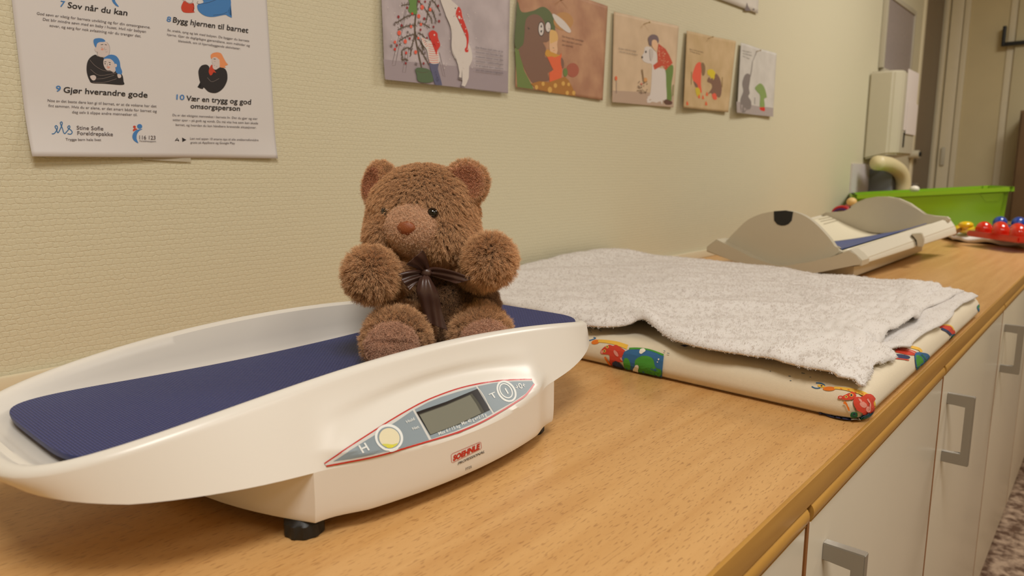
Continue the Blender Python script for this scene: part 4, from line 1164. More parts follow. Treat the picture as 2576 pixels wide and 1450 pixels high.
# emblems at the foot of the sheet
q.done('printed_drawing', po); q = Print(q.place, step=0.000025, maxlen=13, base=0.0003); q.T = (0, 0, 3.3722)
q.line([(426, 1138), (450, 1132), (476, 1092), (470, 1068), (456, 1076), (468, 1100), (478, 1128), (498, 1100), (518, 1052), (514, 1036), (502, 1046), (516, 1084), (532, 1134), (556, 1116), (582, 1082), (576, 1068), (564, 1084), (590, 1106), (600, 1124), (586, 1140), (560, 1136)], 8, ink('emblem_blue', (56, 110, 160)))
q.done('printed_drawing', po); q = Print(q.place, step=0.000025, maxlen=13, base=0.0003); q.T = (0, 0, 3.3722)
q.ell(1130, 1078, 12, 11, KR); q.ell(1174, 1074, 22, 20, KB); q.poly([(1118, 1116), (1118, 1100), (1136, 1090), (1154, 1098), (1134, 1108)], KR, smooth=True)
q.poly([(1198, 1096), (1150, 1104), (1120, 1130), (1110, 1165), (1124, 1195), (1158, 1216), (1146, 1180), (1150, 1140), (1170, 1112)], KB, smooth=True)
q.done('printed_drawing', po); q = Print(q.place, step=0.000025, maxlen=13, base=0.0003); q.T = (0, 0, 3.3722)
q.line([(1476, 1198), (1494, 1172), (1508, 1200)], 6, K, False); q.line([(1478, 1190), (1510, 1192)], 6, K, False); q.poly([(1536, 1168), (1572, 1188), (1538, 1206)], K)
q.done('printed_drawing', po)
q = Print(q.place, step=0.00001, maxlen=None, base=0.0004); q.T = (0, 0, 3.3722)
def tx(s, x0, y0, x1, y1, cap, m, b=0.0): q.text(s, (x0, y0), (x1, y1), cap, m, bold=b)
tx('7', 502, 58, 540, 64, 54, KB, 0.012); tx('Sov når du kan', 566, 68, 1070, 136, 52, K, 0.014)
tx('God søvn er viktig for barnets utvikling og for din omsorgsevne.', 306, 126, 1266, 246, 24, KG)
tx('Det blir mindre søvn med en baby i huset. Hvil når babyen', 358, 176, 1228, 282, 24, KG); tx('sover, og sørg for nok avlastning når du trenger det.', 414, 228, 1188, 320, 24, KG)
tx('8', 1402, 184, 1438, 190, 46, KB, 0.012); tx('Bygg hjernen til barnet', 1456, 192, 2098, 282, 48, K, 0.014)
tx('Se, snakk, syng og lek med babyen. Da bygger du barnets', 1410, 266, 2106, 358, 20, KG); tx('hjerne. Gjør de dagligdagse gjøremålene, som måltider og', 1408, 304, 2112, 398, 20, KG); tx('bleieskift, om til hjernebyggende aktiviteter.', 1504, 358, 2034, 424, 20, KG)
tx('9', 466, 776, 508, 780, 52, KB, 0.012); tx('Gjør hverandre gode', 532, 786, 1242, 830, 50, K, 0.014)
tx('Noe av det beste dere kan gi til barnet, er at de voksne har det', 398, 864, 1318, 914, 24, KG); tx('fint sammen. Hvis du er alene, er det smart både for barnet og', 404, 908, 1320, 956, 24, KG); tx('deg selv å slippe andre mennesker til.', 604, 962, 1156, 986, 24, KG)
tx('10', 1486, 846, 1554, 850, 46, KB, 0.012); tx('Vær en trygg og god', 1570, 856, 2122, 888, 46, K, 0.014); tx('omsorgsperson', 1606, 920, 2028, 942, 44, K, 0.014)
tx('Du er det viktigste mennesket i barnets liv. Det du gjør og sier', 1454, 986, 2178, 1018, 20, KG); tx('setter spor – på godt og vondt. Du må vite hva som kan skade', 1456, 1026, 2182, 1056, 20, KG); tx('barnet, og hvordan du kan håndtere krevende situasjoner.', 1480, 1068, 2168, 1092, 20, KG)
tx('Stine Sofie', 638, 1100, 864, 1108, 34, KG, 0.006); tx('Foreldrepakke', 642, 1146, 944, 1156, 34, KG, 0.006); tx('Trygge barn hele livet', 540, 1194, 842, 1198, 22, KG, 0.006)
tx('116 123', 1168, 1182, 1306, 1186, 34, KG, 0.006); tx('Foreldresupport', 1170, 1204, 1310, 1208, 16, KG)
tx('Last ned appen 10 smarte tips til alle småbarnsforeldre', 1602, 1184, 2184, 1198, 19, KG); tx('gratis på AppStore og Google Play', 1606, 1218, 1984, 1224, 19, KG)
q.done('printed_text', po)
M_tape = mat('clear_tape', rgb(214, 204, 184), 0.25, trans=0.35)
for quad, nm in (([(356, 402), (478, 408), (478, 392), (356, 372)], 'poster bottom'),):
    V, F, _ = paper('tape', quad, M_tape, lambda u, v: 0.0024, 6, 6)
    obj('tape', V, F, M_tape, po, smooth=True)

def hang(lift, base=0.004):
    def f(u, v):
        return base * 0.4 + lift * (1 - u) ** 1.6 * (0.35 + 0.65 * (1 - v)) + 0.5 * lift * u ** 2 * (1 - v) + 0.0012 * math.sin(u * 9)
    return f
pic_kw = dict(nx=30, nz=30)
def bgmat(name, c1, c2, sc=18):
    m = mat(name, rgb(*c1), 0.6, spec=0.25); nt = m.node_tree; tc = nt.nodes.new('ShaderNodeTexCoord')
    n = nt.nodes.new('ShaderNodeTexNoise'); n.inputs['Scale'].default_value = sc; n.inputs['Detail'].default_value = 6
    nt.links.new(tc.outputs['Object'], n.inputs['Vector']); cr = nt.nodes.new('ShaderNodeValToRGB')
    cr.color_ramp.elements[0].position = 0.35; cr.color_ramp.elements[1].position = 0.66; cr.color_ramp.elements[0].color = rgb(*c1); cr.color_ramp.elements[1].color = rgb(*c2)
    nt.links.new(n.outputs['Fac'], cr.inputs['Fac']); nt.links.new(cr.outputs['Color'], nt.nodes['Principled BSDF'].inputs['Base Color']); return m
A_ = lambda n, *c: ink('art_' + n, c)
aR, aR2, aW, aG, aG2, aBr, aBr2, aJ, aPk, aY, aO, aGr, aGr2, aSk = A_('red', 206, 44, 26), A_('coral', 228, 92, 66), A_('white', 216, 206, 200), A_('green', 84, 112, 64), A_('leaf', 110, 128, 66), A_('bark', 92, 76, 58), A_('bear', 128, 94, 76), A_('jeans', 92, 92, 122), A_('stripe', 222, 120, 104), A_('ochre', 206, 150, 56), A_('orange', 226, 102, 58), A_('shade', 118, 104, 104), A_('darkred', 142, 32, 34), A_('skin', 226, 184, 146)
GRP = 'illustrated sheets pinned in a row on the wall'
# first picture: decorated tree, child and white animal
V1 = [(958, 200), (1270, 236), (1276, -60), (950, -60)]
o, q = sheet('picture_sheet', 'lilac grey picture of a decorated tree with red baubles and a white animal', 'picture', [(958, 200), (1270, 236), (1281, -100), (949, -160)], bgmat('art_lilac', (176, 164, 168), (196, 184, 188)), lambda u, v: 0.004 + 0.006 * (1 - v) * (1 - u) + 0.004 * u * (1 - v), GRP, **pic_kw)
q.T = (900, 0, 3.903); q.maxlen = 13
q.poly([(215, 590), (1440, 700), (1446, 912), (232, 786)], A_('ground', 160, 146, 152))
q.line([(440, 100), (300, 640)], 4, aGr, False); q.line([(450, 110), (330, 650), (300, 650)], 4, aGr, False); q.line([(440, 500), (400, 718), (430, 718), (470, 470)], 4, aGr, False); q.line([(740, 470), (800, 750), (822, 760), (770, 520)], 4, aGr, False)
q.line([(560, -20), (530, 300), (560, 520), (600, 720)], 16, aBr)
rr = random.Random(5)
for bx, by, ex, ey in ((560, 0, 700, 200), (700, 200, 700, 240), (560, 60, 400, 60), (700, 0, 780, 120), (690, 20, 640, 230), (540, 140, 350, 230), (350, 230, 330, 240), (540, 250, 360, 300), (560, 230, 680, 280), (530, 340, 370, 410), (560, 330, 640, 390), (530, 330, 480, 560), (600, 400, 600, 540), (400, 500, 400, 600), (400, 600, 460, 600), (480, 480, 400, 500), (560, 470, 660, 640), (540, 350, 620, 500), (700, 100, 740, 220)):
    q.line([(bx, by), ((bx + ex) / 2, (by + ey) / 2 - 12), (ex, ey)], 8, aBr)
    n = int(math.hypot(ex - bx, ey - by) / 15)
    for k in range(n):
        t = k / max(1, n); x = bx + (ex - bx) * t; y = by + (ey - by) * t - 12 * math.sin(math.pi * t)
        for sg in (-1, 1): q.line([(x, y), (x + rr.uniform(-14, 14), y + sg * rr.uniform(14, 26))], 3.5, aBr, False)
q.poly([(470, -20), (545, -20), (548, 60), (552, 140), (500, 140), (466, 110), (480, 50)], aG2 if False else A_('bright_green', 98, 136, 62), smooth=True)
for x, y, r, c in ((573, 22, 11, aGr2), (634, 22, 11, aGr2), (603, 78, 22, aR2), (682, 100, 17, aR2), (455, 82, 12, aGr2), (762, 64, 12, aGr2), (568, 166, 19, aR2), (505, 140, 12, aR), (368, 172, 14, aGr2), (622, 190, 13, aGr2), (768, 214, 13, aGr2), (560, 94, 11, aGr), (780, 146, 11, aGr), (397, 256, 13, aGr2), (490, 268, 14, aR2), (588, 246, 14, aR2), (712, 270, 11, aGr2), (372, 330, 22, aR2), (583, 298, 11, aGr2), (456, 322, 11, aGr), (328, 244, 12, aGr), (474, 384, 12, aGr2), (560, 380, 12, aR2), (644, 380, 11, aGr2), (430, 414, 19, aR2), (328, 420, 14, aR2), (346, 452, 12, aGr2), (292, 456, 13, aGr), (382, 436, 12, aGr), (326, 490, 13, aR), (436, 526, 13, aR), (530, 518, 17, aR2), (490, 484, 12, aGr), (620, 524, 12, aGr), (430, 628, 11, aGr2), (534, 634, 12, aGr), (607, 628, 11, aGr2), (730, 224, 10, aGr)):
    q.ell(x, y, r * 0.85, r * 1.1, c, n=12)
q.poly([(524, 690), (560, 670), (660, 690), (694, 760), (694, 806), (620, 818), (548, 800), (536, 740)], A_('pot', 84, 104, 72), smooth=True); q.line([(530, 700), (590, 720), (650, 710)], 4, aBr)
q.poly([(672, 620), (752, 626), (746, 680), (772, 780), (784, 838), (766, 836), (744, 760), (716, 690), (718, 760), (732, 832), (714, 828), (690, 740), (670, 670)], aJ, smooth=True)
q.poly([(585, 370), (600, 380), (640, 440), (680, 420), (720, 425), (760, 560), (755, 625), (670, 622), (640, 500), (600, 440)], aW, smooth=True)
for k in range(9): y = 440 + k * 22; q.line([(655 + k * 0.5, y), (700, y + 6), (752, y + 2)], 6, aPk)
for k in range(5): q.line([(590 + 10 * k, 396 + 17 * k), (612 + 10 * k, 384 + 17 * k)], 6, aPk, False)
q.poly([(662, 330), (700, 304), (744, 330), (752, 380), (772, 450), (744, 500), (736, 546), (724, 520), (728, 440), (716, 404), (680, 400), (664, 360)], aR, smooth=True); q.ell(716, 350, 7, 9, aW)
q.poly([(780, -20), (870, -20), (880, 60), (930, 160), (960, 220), (1040, 400), (1080, 500), (1086, 590), (1055, 660), (1020, 690), (975, 690), (945, 640), (930, 600), (884, 500), (880, 300), (830, 150)], aW, smooth=True)
q.poly([(865, -10), (900, 20), (958, 72), (990, 120), (998, 190), (960, 195), (920, 160), (870, 60)], aW, smooth=True); q.poly([(984, 660), (1056, 650), (1050, 770), (1030, 820), (1008, 862), (974, 860), (986, 810)], aW); q.poly([(944, 640), (985, 660), (978, 786), (950, 782), (958, 720)], aW)
q.line([(826, 150), (884, 300), (884, 480), (935, 600)], 3, aGr); q.line([(920, 160), (905, 172)], 3, aGr); q.ell(926, 88, 5, 7, K)
q.poly([(958, 72), (985, 110), (998, 180), (1020, 240), (1050, 330), (1054, 400), (1044, 470), (1050, 490), (1046, 516), (1020, 516), (1014, 486), (1030, 460), (1030, 380), (990, 280), (955, 200), (930, 160), (936, 110)], aR, smooth=True); q.ell(964, 178, 11, 17, aW, -20)
for x, y in ((966, 120), (986, 190), (980, 246), (1010, 200), (1026, 290), (1020, 336), (1040, 490)): q.ell(x, y, 5, 6, aW, n=8)
q.poly([(950, 764), (980, 772), (980, 792), (950, 784)], aGr, smooth=True); q.poly([(968, 842), (1010, 858), (990, 868), (970, 858)], aGr, smooth=True)
for k in range(46): q.ell(rr.uniform(230, 1150), rr.uniform(0, 700), 4, 5, aW, n=6)
q.maxlen = None
for k, s_ in enumerate(('Det fineste med julen er jo', 'historien om hvordan det', 'svakeste vinner over det', 'sterkeste. I julefortellingen', 'er et nyfødt barn sterkere', 'enn den største krigsmakt')):
    q.text(s_, (1116, 480 + k * 44), (1386, 522 + k * 42), 20, KG)
q.done('printed_picture', o)
for k in range(1):
    pass
# second picture: bear reading with a child
o, q = sheet('picture_sheet', 'orange brown picture of a brown bear in glasses reading beside a child', 'picture', [(1290, 220), (1512, 253), (1527, 16), (1300, -60)], bgmat('art_terracotta', (172, 126, 100), (196, 152, 120)), hang(0.005), GRP, **pic_kw)
q.T = (900, 0, 3.903); q.maxlen = 13
q.poly([(1552, 20), (1590, 120), (1700, 110), (1800, 70), (1880, 120), (1920, 220), (1922, 330), (1870, 400), (1700, 300), (1620, 250), (1600, 460), (1560, 490), (1520, 440), (1535, 200)], A_('moss', 92, 104, 60), smooth=True)
q.poly([(1520, 470), (1560, 500), (1610, 700), (1690, 850), (1700, 880), (1540, 858)], aG2)
q.ell(2010, 210, 100, 90, A_('glow', 190, 140, 84)); q.ell(2100, 690, 60, 70, A_('rust', 170, 92, 70))
q.poly([(1620, 250), (1640, 180), (1700, 145), (1760, 155), (1810, 210), (1840, 300), (1880, 340), (1885, 380), (1840, 415), (1800, 420), (1830, 480), (1820, 560), (1890, 570), (1912, 640), (1890, 700), (1850, 720), (1860, 790), (1780, 800), (1700, 820), (1650, 760), (1590, 620), (1560, 490), (1600, 440), (1615, 340)], aBr2, smooth=True)
for cx, cy, ry in ((1782, 288, 72), (1853, 268, 56)): q.ell(cx, cy, 32, ry, K, n=24); q.ell(cx, cy, 26, ry - 8, aW, n=24); q.ell(cx + 8, cy + 16, 3, 5, K, n=8)
q.ell(1874, 366, 10, 18, K); q.line([(1648, 270), (1656, 290), (1664, 280)], 5, K); q.poly([(1898, 140), (1940, 150), (2020, 210), (2080, 290), (2078, 322), (2040, 312), (1960, 250), (1915, 190)], aW, smooth=True)
q.poly([(1870, 310), (1900, 296), (1940, 320), (1952, 380), (1946, 440), (1950, 500), (1930, 540), (1885, 540), (1866, 480), (1864, 420)], aSk, smooth=True); q.poly([(1870, 320), (1900, 296), (1945, 325), (1952, 400), (1900, 390), (1875, 430)], A_('blond', 222, 178, 110), smooth=True)
q.poly([(1820, 540), (1840, 490), (1880, 510), (1905, 560), (1975, 540), (1985, 560), (1880, 575)], aY, smooth=True); q.line([(1900, 470), (1914, 476)], 4, K); q.line([(1905, 500), (1922, 496)], 3, aR)
q.poly([(1840, 562), (1890, 556), (1920, 566), (1975, 545), (1990, 520), (1990, 600), (1996, 700), (1985, 810), (1900, 806), (1865, 806), (1862, 715), (1905, 690), (1908, 610), (1880, 572)], aO)
q.poly([(1985, 570), (2008, 590), (2014, 640), (2004, 672), (1986, 640)], aBr2, smooth=True); q.ell(2028, 712, 22, 42, aG2)
q.poly([(1670, 826), (1760, 800), (1860, 810), (1990, 810), (2020, 755), (2060, 790), (2100, 870), (2125, 945), (1900, 915), (1740, 880)], A_('blanket', 172, 116, 48))
for x, y, r in ((1728, 860, 19), (1797, 826, 18), (1868, 884, 25), (1925, 842, 20), (2005, 822, 19), (2058, 830, 15), (2044, 914, 18), (2106, 914, 18)): q.ell(x, y, r * 0.9, r * 1.2, A_('dot', 214, 166, 84), n=14)
q.maxlen = None
for k, s_ in enumerate(('Det finnes ikke vanskelige', 'barn, bare barn som har', 'det vanskelig')):
    q.text(s_, (1996, 364 + k * 41), (2204 - (0, 14, 100)[k], 412 + k * 38 - (0, 2, 22)[k]), 17, A_('softtext', 112, 80, 66) if k == 0 else A_('softtext', 112, 80, 66))
q.done('printed_picture', o)
# third picture
o, q = sheet('picture_sheet', 'cream picture of a child in a red top hugging a white dog', 'picture', [(1531, 257), (1689, 271), (1706, 66), (1540, 30)], bgmat('art_cream', (204, 178, 148), (216, 190, 160)), hang(0.008), GRP, **pic_kw)
q.T = (1500, 0, 4.678); q.maxlen = 13
q.poly([(150, 1070), (600, 1090), (880, 1130), (880, 1262), (150, 1205)], A_('floor', 184, 158, 138))
q.poly([(810, 790), (880, 770), (884, 860), (862, 1000), (858, 1190), (800, 1180), (800, 1000), (790, 880)], A_('trouser', 108, 134, 62), smooth=True)
q.poly([(560, 560), (610, 550), (660, 580), (700, 640), (700, 730), (720, 800), (790, 830), (800, 1000), (802, 1180), (760, 1180), (750, 1230), (730, 1190), (690, 1210), (640, 1200), (590, 1220), (580, 1150), (620, 1100), (640, 860), (640, 760), (590, 745), (540, 720), (520, 670), (548, 620)], aW, smooth=True)
q.poly([(720, 515), (800, 580), (840, 650), (880, 745), (820, 800), (800, 830), (760, 775), (670, 824), (655, 770), (710, 730), (705, 620)], A_('redtop', 196, 74, 44), smooth=False)
for k in range(40):
    x = rr.uniform(715, 860); y = rr.uniform(540, 800)
    if 715 < x < 740 + (y - 515) * 0.45: q.ell(x, y, 4, 6, aSk, n=6)
q.poly([(605, 500), (600, 450), (640, 410), (700, 420), (722, 470), (712, 510), (690, 470), (650, 470), (636, 540), (612, 530)], A_('hair', 116, 96, 100), smooth=True); q.poly([(650, 475), (690, 475), (708, 520), (700, 580), (680, 600), (650, 560), (640, 520)], aSk, smooth=True)
q.ell(570, 612, 8, 14, K); q.ell(524, 676, 8, 14, K); q.poly([(618, 580), (650, 590), (655, 660), (630, 720), (616, 660)], A_('ear', 196, 186, 180), smooth=True)
q.poly([(770, 1190), (800, 1172), (862, 1200), (856, 1230), (800, 1232), (776, 1212)], A_('shoe', 96, 62, 48), smooth=True)
q.ell(193, 926, 14, 26, aO); q.line([(197, 950), (194, 1100)], 4, aGr, False); q.line([(520, 820), (540, 960)], 16, A_('stalk', 146, 118, 84)); q.ell(560, 942, 22, 26, A_('bloom', 214, 154, 92))
for k in range(36): q.ell(rr.uniform(460, 580), rr.uniform(960, 1100), 5, 8, A_('berry', 110, 86, 66), n=6)
q.line([(880, 1000), (872, 1130)], 8, aG2); q.line([(500, 980), (515, 1000)], 14, aPk)
q.maxlen = None
q.text('Et barn skal ha et fang', (228, 580), (440, 614), 15, KG); q.text('å få trøst hos når det gråter', (232, 616), (462, 656), 15, KG)
q.done('printed_picture', o)
# fourth picture
o, q = sheet('picture_sheet', 'tan picture of two crouching children with orange leaves', 'picture', [(1706, 272), (1825, 283), (1850, 104), (1722, 78)], bgmat('art_tan', (192, 164, 122), (206, 178, 138)), hang(0.014), GRP, **pic_kw)
q.T = (1500, 0, 4.678); q.maxlen = 13
q.poly([(1140, 760), (1180, 735), (1210, 760), (1205, 900), (1200, 1000), (1210, 1090), (1180, 1080), (1150, 1010), (1100, 960), (1085, 900), (1110, 820)], aR2, smooth=True)
q.poly([(1205, 750), (1240, 745), (1262, 800), (1250, 880), (1220, 890), (1208, 820)], A_('brownhair', 134, 104, 72), smooth=True); q.poly([(1100, 960), (1150, 1000), (1150, 1040), (1120, 1020)], aBr2, smooth=True)
q.poly([(1125, 1040), (1180, 1050), (1185, 1130), (1140, 1130)], A_('boot', 206, 182, 48), smooth=True)
q.poly([(1290, 830), (1350, 820), (1385, 870), (1370, 960), (1352, 968), (1320, 900), (1292, 880)], A_('cap', 214, 190, 38), smooth=True)
q.poly([(1310, 910), (1350, 968), (1385, 870), (1430, 920), (1450, 1020), (1440, 1120), (1410, 1150), (1375, 1080), (1330, 1090), (1290, 1110), (1340, 1040), (1335, 990), (1285, 960)], aBr2, smooth=True); q.poly([(1340, 1090), (1380, 1100), (1392, 1170), (1350, 1165)], aR2, smooth=True)
for x, y in ((1172, 1140), (1226, 1150), (1278, 1110), (1012, 1222), (1266, 1222)): q.poly([(x - 14, y + 14), (x, y - 28), (x + 15, y + 16)], aO, smooth=True)
q.line([(1078, 850), (1070, 1000)], 9, A_('dry', 158, 128, 82)); q.line([(1462, 910), (1455, 1030)], 9, A_('dry', 158, 128, 82))
q.maxlen = None
q.text('Barn må få være barn', (1062, 590), (1236, 626), 16, A_('softtext2', 130, 108, 82)); q.text('så lenge de kan', (1062, 614), (1192, 646), 16, A_('softtext2', 130, 108, 82))
q.done('printed_picture', o)
# fifth picture
o, q = sheet('picture_sheet', 'pale grey picture of an elephant and a child in green, last of the row', 'picture', [(1840, 285), (1937, 294), (1952, 135), (1858, 108)], bgmat('art_pale', (196, 190, 182), (208, 202, 194)), hang(0.016), GRP, **pic_kw)
q.T = (1500, 0, 4.678); q.maxlen = 13
q.poly([(1590, 1200), (1860, 1250), (2052, 1272), (2045, 1376), (1588, 1326)], A_('lilacfloor', 168, 156, 152))
q.poly([(1700, 900), (1740, 870), (1780, 890), (1775, 960), (1760, 1040), (1770, 1100), (1750, 1140), (1790, 1200), (1780, 1280), (1720, 1300), (1690, 1330), (1640, 1310), (1640, 1180), (1680, 1080), (1670, 990)], A_('elephant', 128, 118, 114), smooth=True)
q.line([(1760, 960), (1795, 850), (1815, 730)], 14, A_('elephant', 128, 118, 114), w1=8); q.line([(1815, 730), (1860, 640), (1880, 600)], 5, aGr)
q.poly([(1845, 1040), (1880, 1000), (1920, 985), (1960, 1040), (1980, 1150), (1950, 1150), (1952, 1260), (1900, 1260), (1905, 1130), (1870, 1080)], A_('coatgreen', 132, 154, 88), smooth=True)
q.poly([(1900, 1265), (1950, 1265), (1950, 1310), (1905, 1296)], aR, smooth=True); q.line([(1842, 1150), (1838, 1230)], 5, aGr, False)
q.maxlen = None
for k, (s_, w) in enumerate((('Noen ganger må', 112), ('man løfte blikket', 118), ('litt opp', 84))): q.text(s_, (1688, 606 + 32 * k), (1688 + w, 628 + 36 * k), 14, A_('softtext3', 128, 122, 114))
q.done('printed_picture', o)
# sheet in the upper row
o, q = sheet('picture_sheet', 'white sheet with a small grey drawing above the row, at the top edge', 'picture', [(1780, -10), (1902, 35), (1912, -130), (1790, -190)], bgmat('art_white', (206, 198, 188), (212, 204, 194)), lambda u, v: 0.003 + 0.003 * (1 - v), None, nx=14, nz=14)
q.T = (1500, 0, 4.678); q.maxlen = 13
q.poly([(1725, 122), (1740, 80), (1750, 35), (1765, 80), (1790, 125), (1760, 132)], aGr, smooth=True); q.ell(1828, 114, 12, 12, aGr)
q.done('printed_picture', o)
# pins
M_pin = mat('steel_pin', rgb(180, 160, 120), 0.3, metal=0.9)
for (px, py, lab) in ((1408, 2, 'small metal pin above the bear with glasses picture'), (1617, 62, 'small metal pin at the top of the child and dog picture'), (1778, 98, 'small metal pin at the top of the tan picture of crouching children'), (1899, 131, 'small metal pin at the top of the elephant picture')):
    w = on_y(px, py); bm = bmesh.new()
    tube_bm(bm, [(w[0], -0.0005, w[2]), (w[0] + 0.004, -0.016, w[2] + 0.004)], [0.0009, 0.0011], 8)
    sphere_bm(bm, (w[0] + 0.004, -0.0165, w[2] + 0.004), 0.0022, sub=2)
    setp(fromb('pin', bm, M_pin, None, smooth=True), lab, 'pin', 'pins holding the pictures')

# ------------------------------------------------------------------ far end of the room
M_frame = mat('grey_frame', rgb(186, 178, 158), 0.4); M_board = mat('board_face', rgb(150, 138, 136), 0.35, noise=0.08, nscale=60)
nb = empty('notice_board', (4.0, -0.01, 0.9), 'grey framed notice board above the paper towel dispenser', 'notice board')
bx0, bx1 = on_y(2214, 100)[0], on_y(2289, 100)[0]; bz1 = on_y(2289, 26)[2]; bz0 = on_y(2222, 176)[2]
box('board', bx0 + 0.02, bx1 - 0.02, -0.016, -0.001, bz0, bz1 - 0.02, M_board, nb)
for nm, a in (('frame_side', (bx0, bx0 + 0.022, bz0, bz1)), ('frame_side', (bx1 - 0.022, bx1, bz0, bz1)), ('frame_top', (bx0 + 0.0225, bx1 - 0.0225, bz1 - 0.022, bz1)), ('frame_bottom', (bx0 + 0.0225, bx1 - 0.0225, bz0 - 0.02, bz0))):
    box(nm, a[0], a[1], -0.022, -0.001, a[2], a[3], M_frame, nb, bev=0.002)
# paper towel dispenser
M_disp = mat('dispenser_plastic', rgb(196, 188, 166), 0.35); M_note = mat('note_paper', rgb(222, 210, 204), 0.7)
dp = empty('paper_towel_dispenser', (3.68, -0.06, 0.3), 'beige wall dispenser with a white note taped on its front', 'dispenser')
ax0, ax1 = 3.50, 3.84; az0, az1 = 0.305, 0.69; ay = -0.135
prof = [(ax0, -0.001), (ax0, ay + 0.035), (ax0 + 0.035, ay), (ax1 - 0.03, ay), (ax1, ay + 0.03), (ax1, -0.001)]
V = [(x, y, z) for z in (az0, az1) for x, y in prof]; n = 6
for k in range(6):
    x, y, z = V[k]; V[k] = (x, y, z + (0.0 if y > -0.05 else 0.022))
F = [(k, (k + 1) % n, n + (k + 1) % n, n + k) for k in range(n)] + [tuple(range(n))[::-1], tuple(range(n, 2 * n))]
bm = bmesh.new(); vs = [bm.verts.new(v) for v in V]; [bm.faces.new([vs[i] for i in f]) for f in F]
bmesh.ops.bevel(bm, geom=bm.edges[:], offset=0.008, segments=3, affect='EDGES')
fromb('case', bm, M_disp, dp, angle=40)
nx0, nx1 = on_y(2271, 250, ay)[0], on_y(2304, 250, ay)[0]
box('note', 3.585, 3.79, ay - 0.0025, ay - 0.0008, 0.435, 0.70, M_note, dp)['label'] = 'white taped note'
box('note', 3.62, 3.81, ay - 0.0055, ay - 0.0032, 0.42, 0.56, M_note, dp)['label'] = 'lower white taped note'
box('level_window', 3.60, 3.625, ay - 0.0015, ay + 0.002, 0.36, 0.425, M_black, dp)
# splash panel and soap dispenser
structure(box('trim_2', on_y(2139, 440)[0], 3.95, -0.008, -0.0006, 0.023, 0.285, mat('splash_panel', rgb(214, 204, 206), 0.3)))
sdp = empty('soap_dispenser', (3.7, -0.06, 0.15), 'grey soap dispenser with a cream curved elbow lever below the towel dispenser', 'soap dispenser')
box('body', 3.60, 3.72, -0.105, -0.008, 0.10, 0.262, mat('grey_blue_plastic', rgb(128, 130, 136), 0.35), sdp, bev=0.006)
bm = bmesh.new()
cpts = catmull([on_y(2206, 410, -0.09), on_y(2236, 414, -0.11), on_y(2262, 430, -0.13), on_y(2272, 456, -0.14), on_y(2270, 496, -0.14)], 6)
tube_bm(bm, cpts, 0.032, 16)
fromb('lever', bm, mat('cream_lever', rgb(224, 208, 164), 0.4), sdp, smooth=True)['label'] = 'cream curved elbow lever'
tp = empty('wall_peg', on_y(2300, 375, -0.03), 'small cream peg with a dark end between dispenser and door', 'peg')
bm = bmesh.new(); tube_bm(bm, [(4.38, -0.0008, 0.345), (4.38, -0.05, 0.345)], 0.022, 14); fromb('stem', bm, M_disp, tp, angle=40)
bm = bmesh.new(); tube_bm(bm, [(4.38, -0.0505, 0.345), (4.38, -0.06, 0.345)], 0.012, 12); fromb('cap', bm, M_black, tp, angle=40)
# door in the long wall
M_ddoor = mat('grey_brown_door', rgb(128, 112, 92), 0.5)
d1 = structure(box('door_1', DX0 + 0.004, DX1 - 0.004, 0.004, 0.05, ZF + 0.004, DZ - 0.004, M_ddoor, bev=0.002))
for z in (0.18, 0.33):
    bm = bmesh.new(); tube_bm(bm, [(DX0 + 0.05, 0.0035, z), (DX0 + 0.05, -0.015, z)], 0.010, 10); tube_bm(bm, [(DX0 + 0.05, -0.015, z), (DX0 + 0.13, -0.015, z)], 0.008, 10)
    fromb('door_handle', bm, M_metal, d1, angle=40)
structure(box('trim_3', DX0 - 0.04, DX0 - 0.001, -0.014, -0.0005, ZF + 0.001, DZ + 0.04, M_trim, bev=0.003))
structure(box('trim_4', DX0 - 0.0, DX1, -0.014, -0.0005, DZ + 0.001, DZ + 0.04, M_trim, bev=0.003))
structure(box('trim_5', DX1 + 0.001, DX1 + 0.055, -0.02, -0.0005, ZF + 0.001, DZ + 0.04, M_trim, bev=0.004))
structure(box('trim_6', XE - 0.030, XE - 0.0006, -0.085, -0.0215, ZF + 0.001, 1.74, M_trim, bev=0.006))
structure(box('trim_7', XE - 0.016, XE - 0.0006, -0.118, -0.088, ZF + 0.001, 1.74, M_trim, bev=0.004))
wh = box('wall_hook', XE - 0.045, XE - 0.0305, -0.062, -0.040, 0.29, 0.40, M_disp, None, bev=0.006)
setp(wh, 'small beige hook on the pale corner post', 'hook')
# flush cupboard front in the end wall, and a dark opening beside it
structure(box('trim_8', XE - 0.010, XE - 0.0006, -0.352, -0.314, ZF + 0.001, 1.74, M_trim, bev=0.002))
M_pan = mat('cream_cupboard', rgb(206, 194, 158), 0.4)
dk = structure(box('door_2', XE - 0.03, XE - 0.0006, -0.62, -0.354, ZF + 0.001, 1.74, M_pan, bev=0.002))
ob = empty('brown_cupboard', (XE - 0.1, -0.58, ZF), 'dark brown tall cupboard at the right edge behind the green bin', 'cupboard')
box('body', XE - 0.28, XE - 0.032, -1.1, -0.44, ZF + 0.0005, 0.58, mat('dark_brown_veneer', rgb(112, 86, 54), 0.5, noise=0.1, nscale=12), ob, bev=0.002)
box('door', XE - 0.298, XE - 0.2805, -1.09, -0.45, ZF + 0.08, 0.57, mat('brown_veneer', rgb(104, 78, 48), 0.45, noise=0.08, nscale=10), ob, bev=0.002)
bk = empty('wall_bracket', (XE - 0.06, -0.3, 0.95), 'black L-shaped wall bracket near the top right corner', 'bracket')
w0, w1, w2 = on_x(2527, 66, XE - 0.05), on_x(2520, 116, XE - 0.05), on_x(2576, 112, XE - 0.05)
bm = bmesh.new(); box_bm(bm, XE - 0.065, XE - 0.0315, w1[1] - 0.014, w1[1] + 0.003, w1[2] - 0.002, w0[2], 0.004)
fromb('upright', bm, M_black, bk, angle=40)
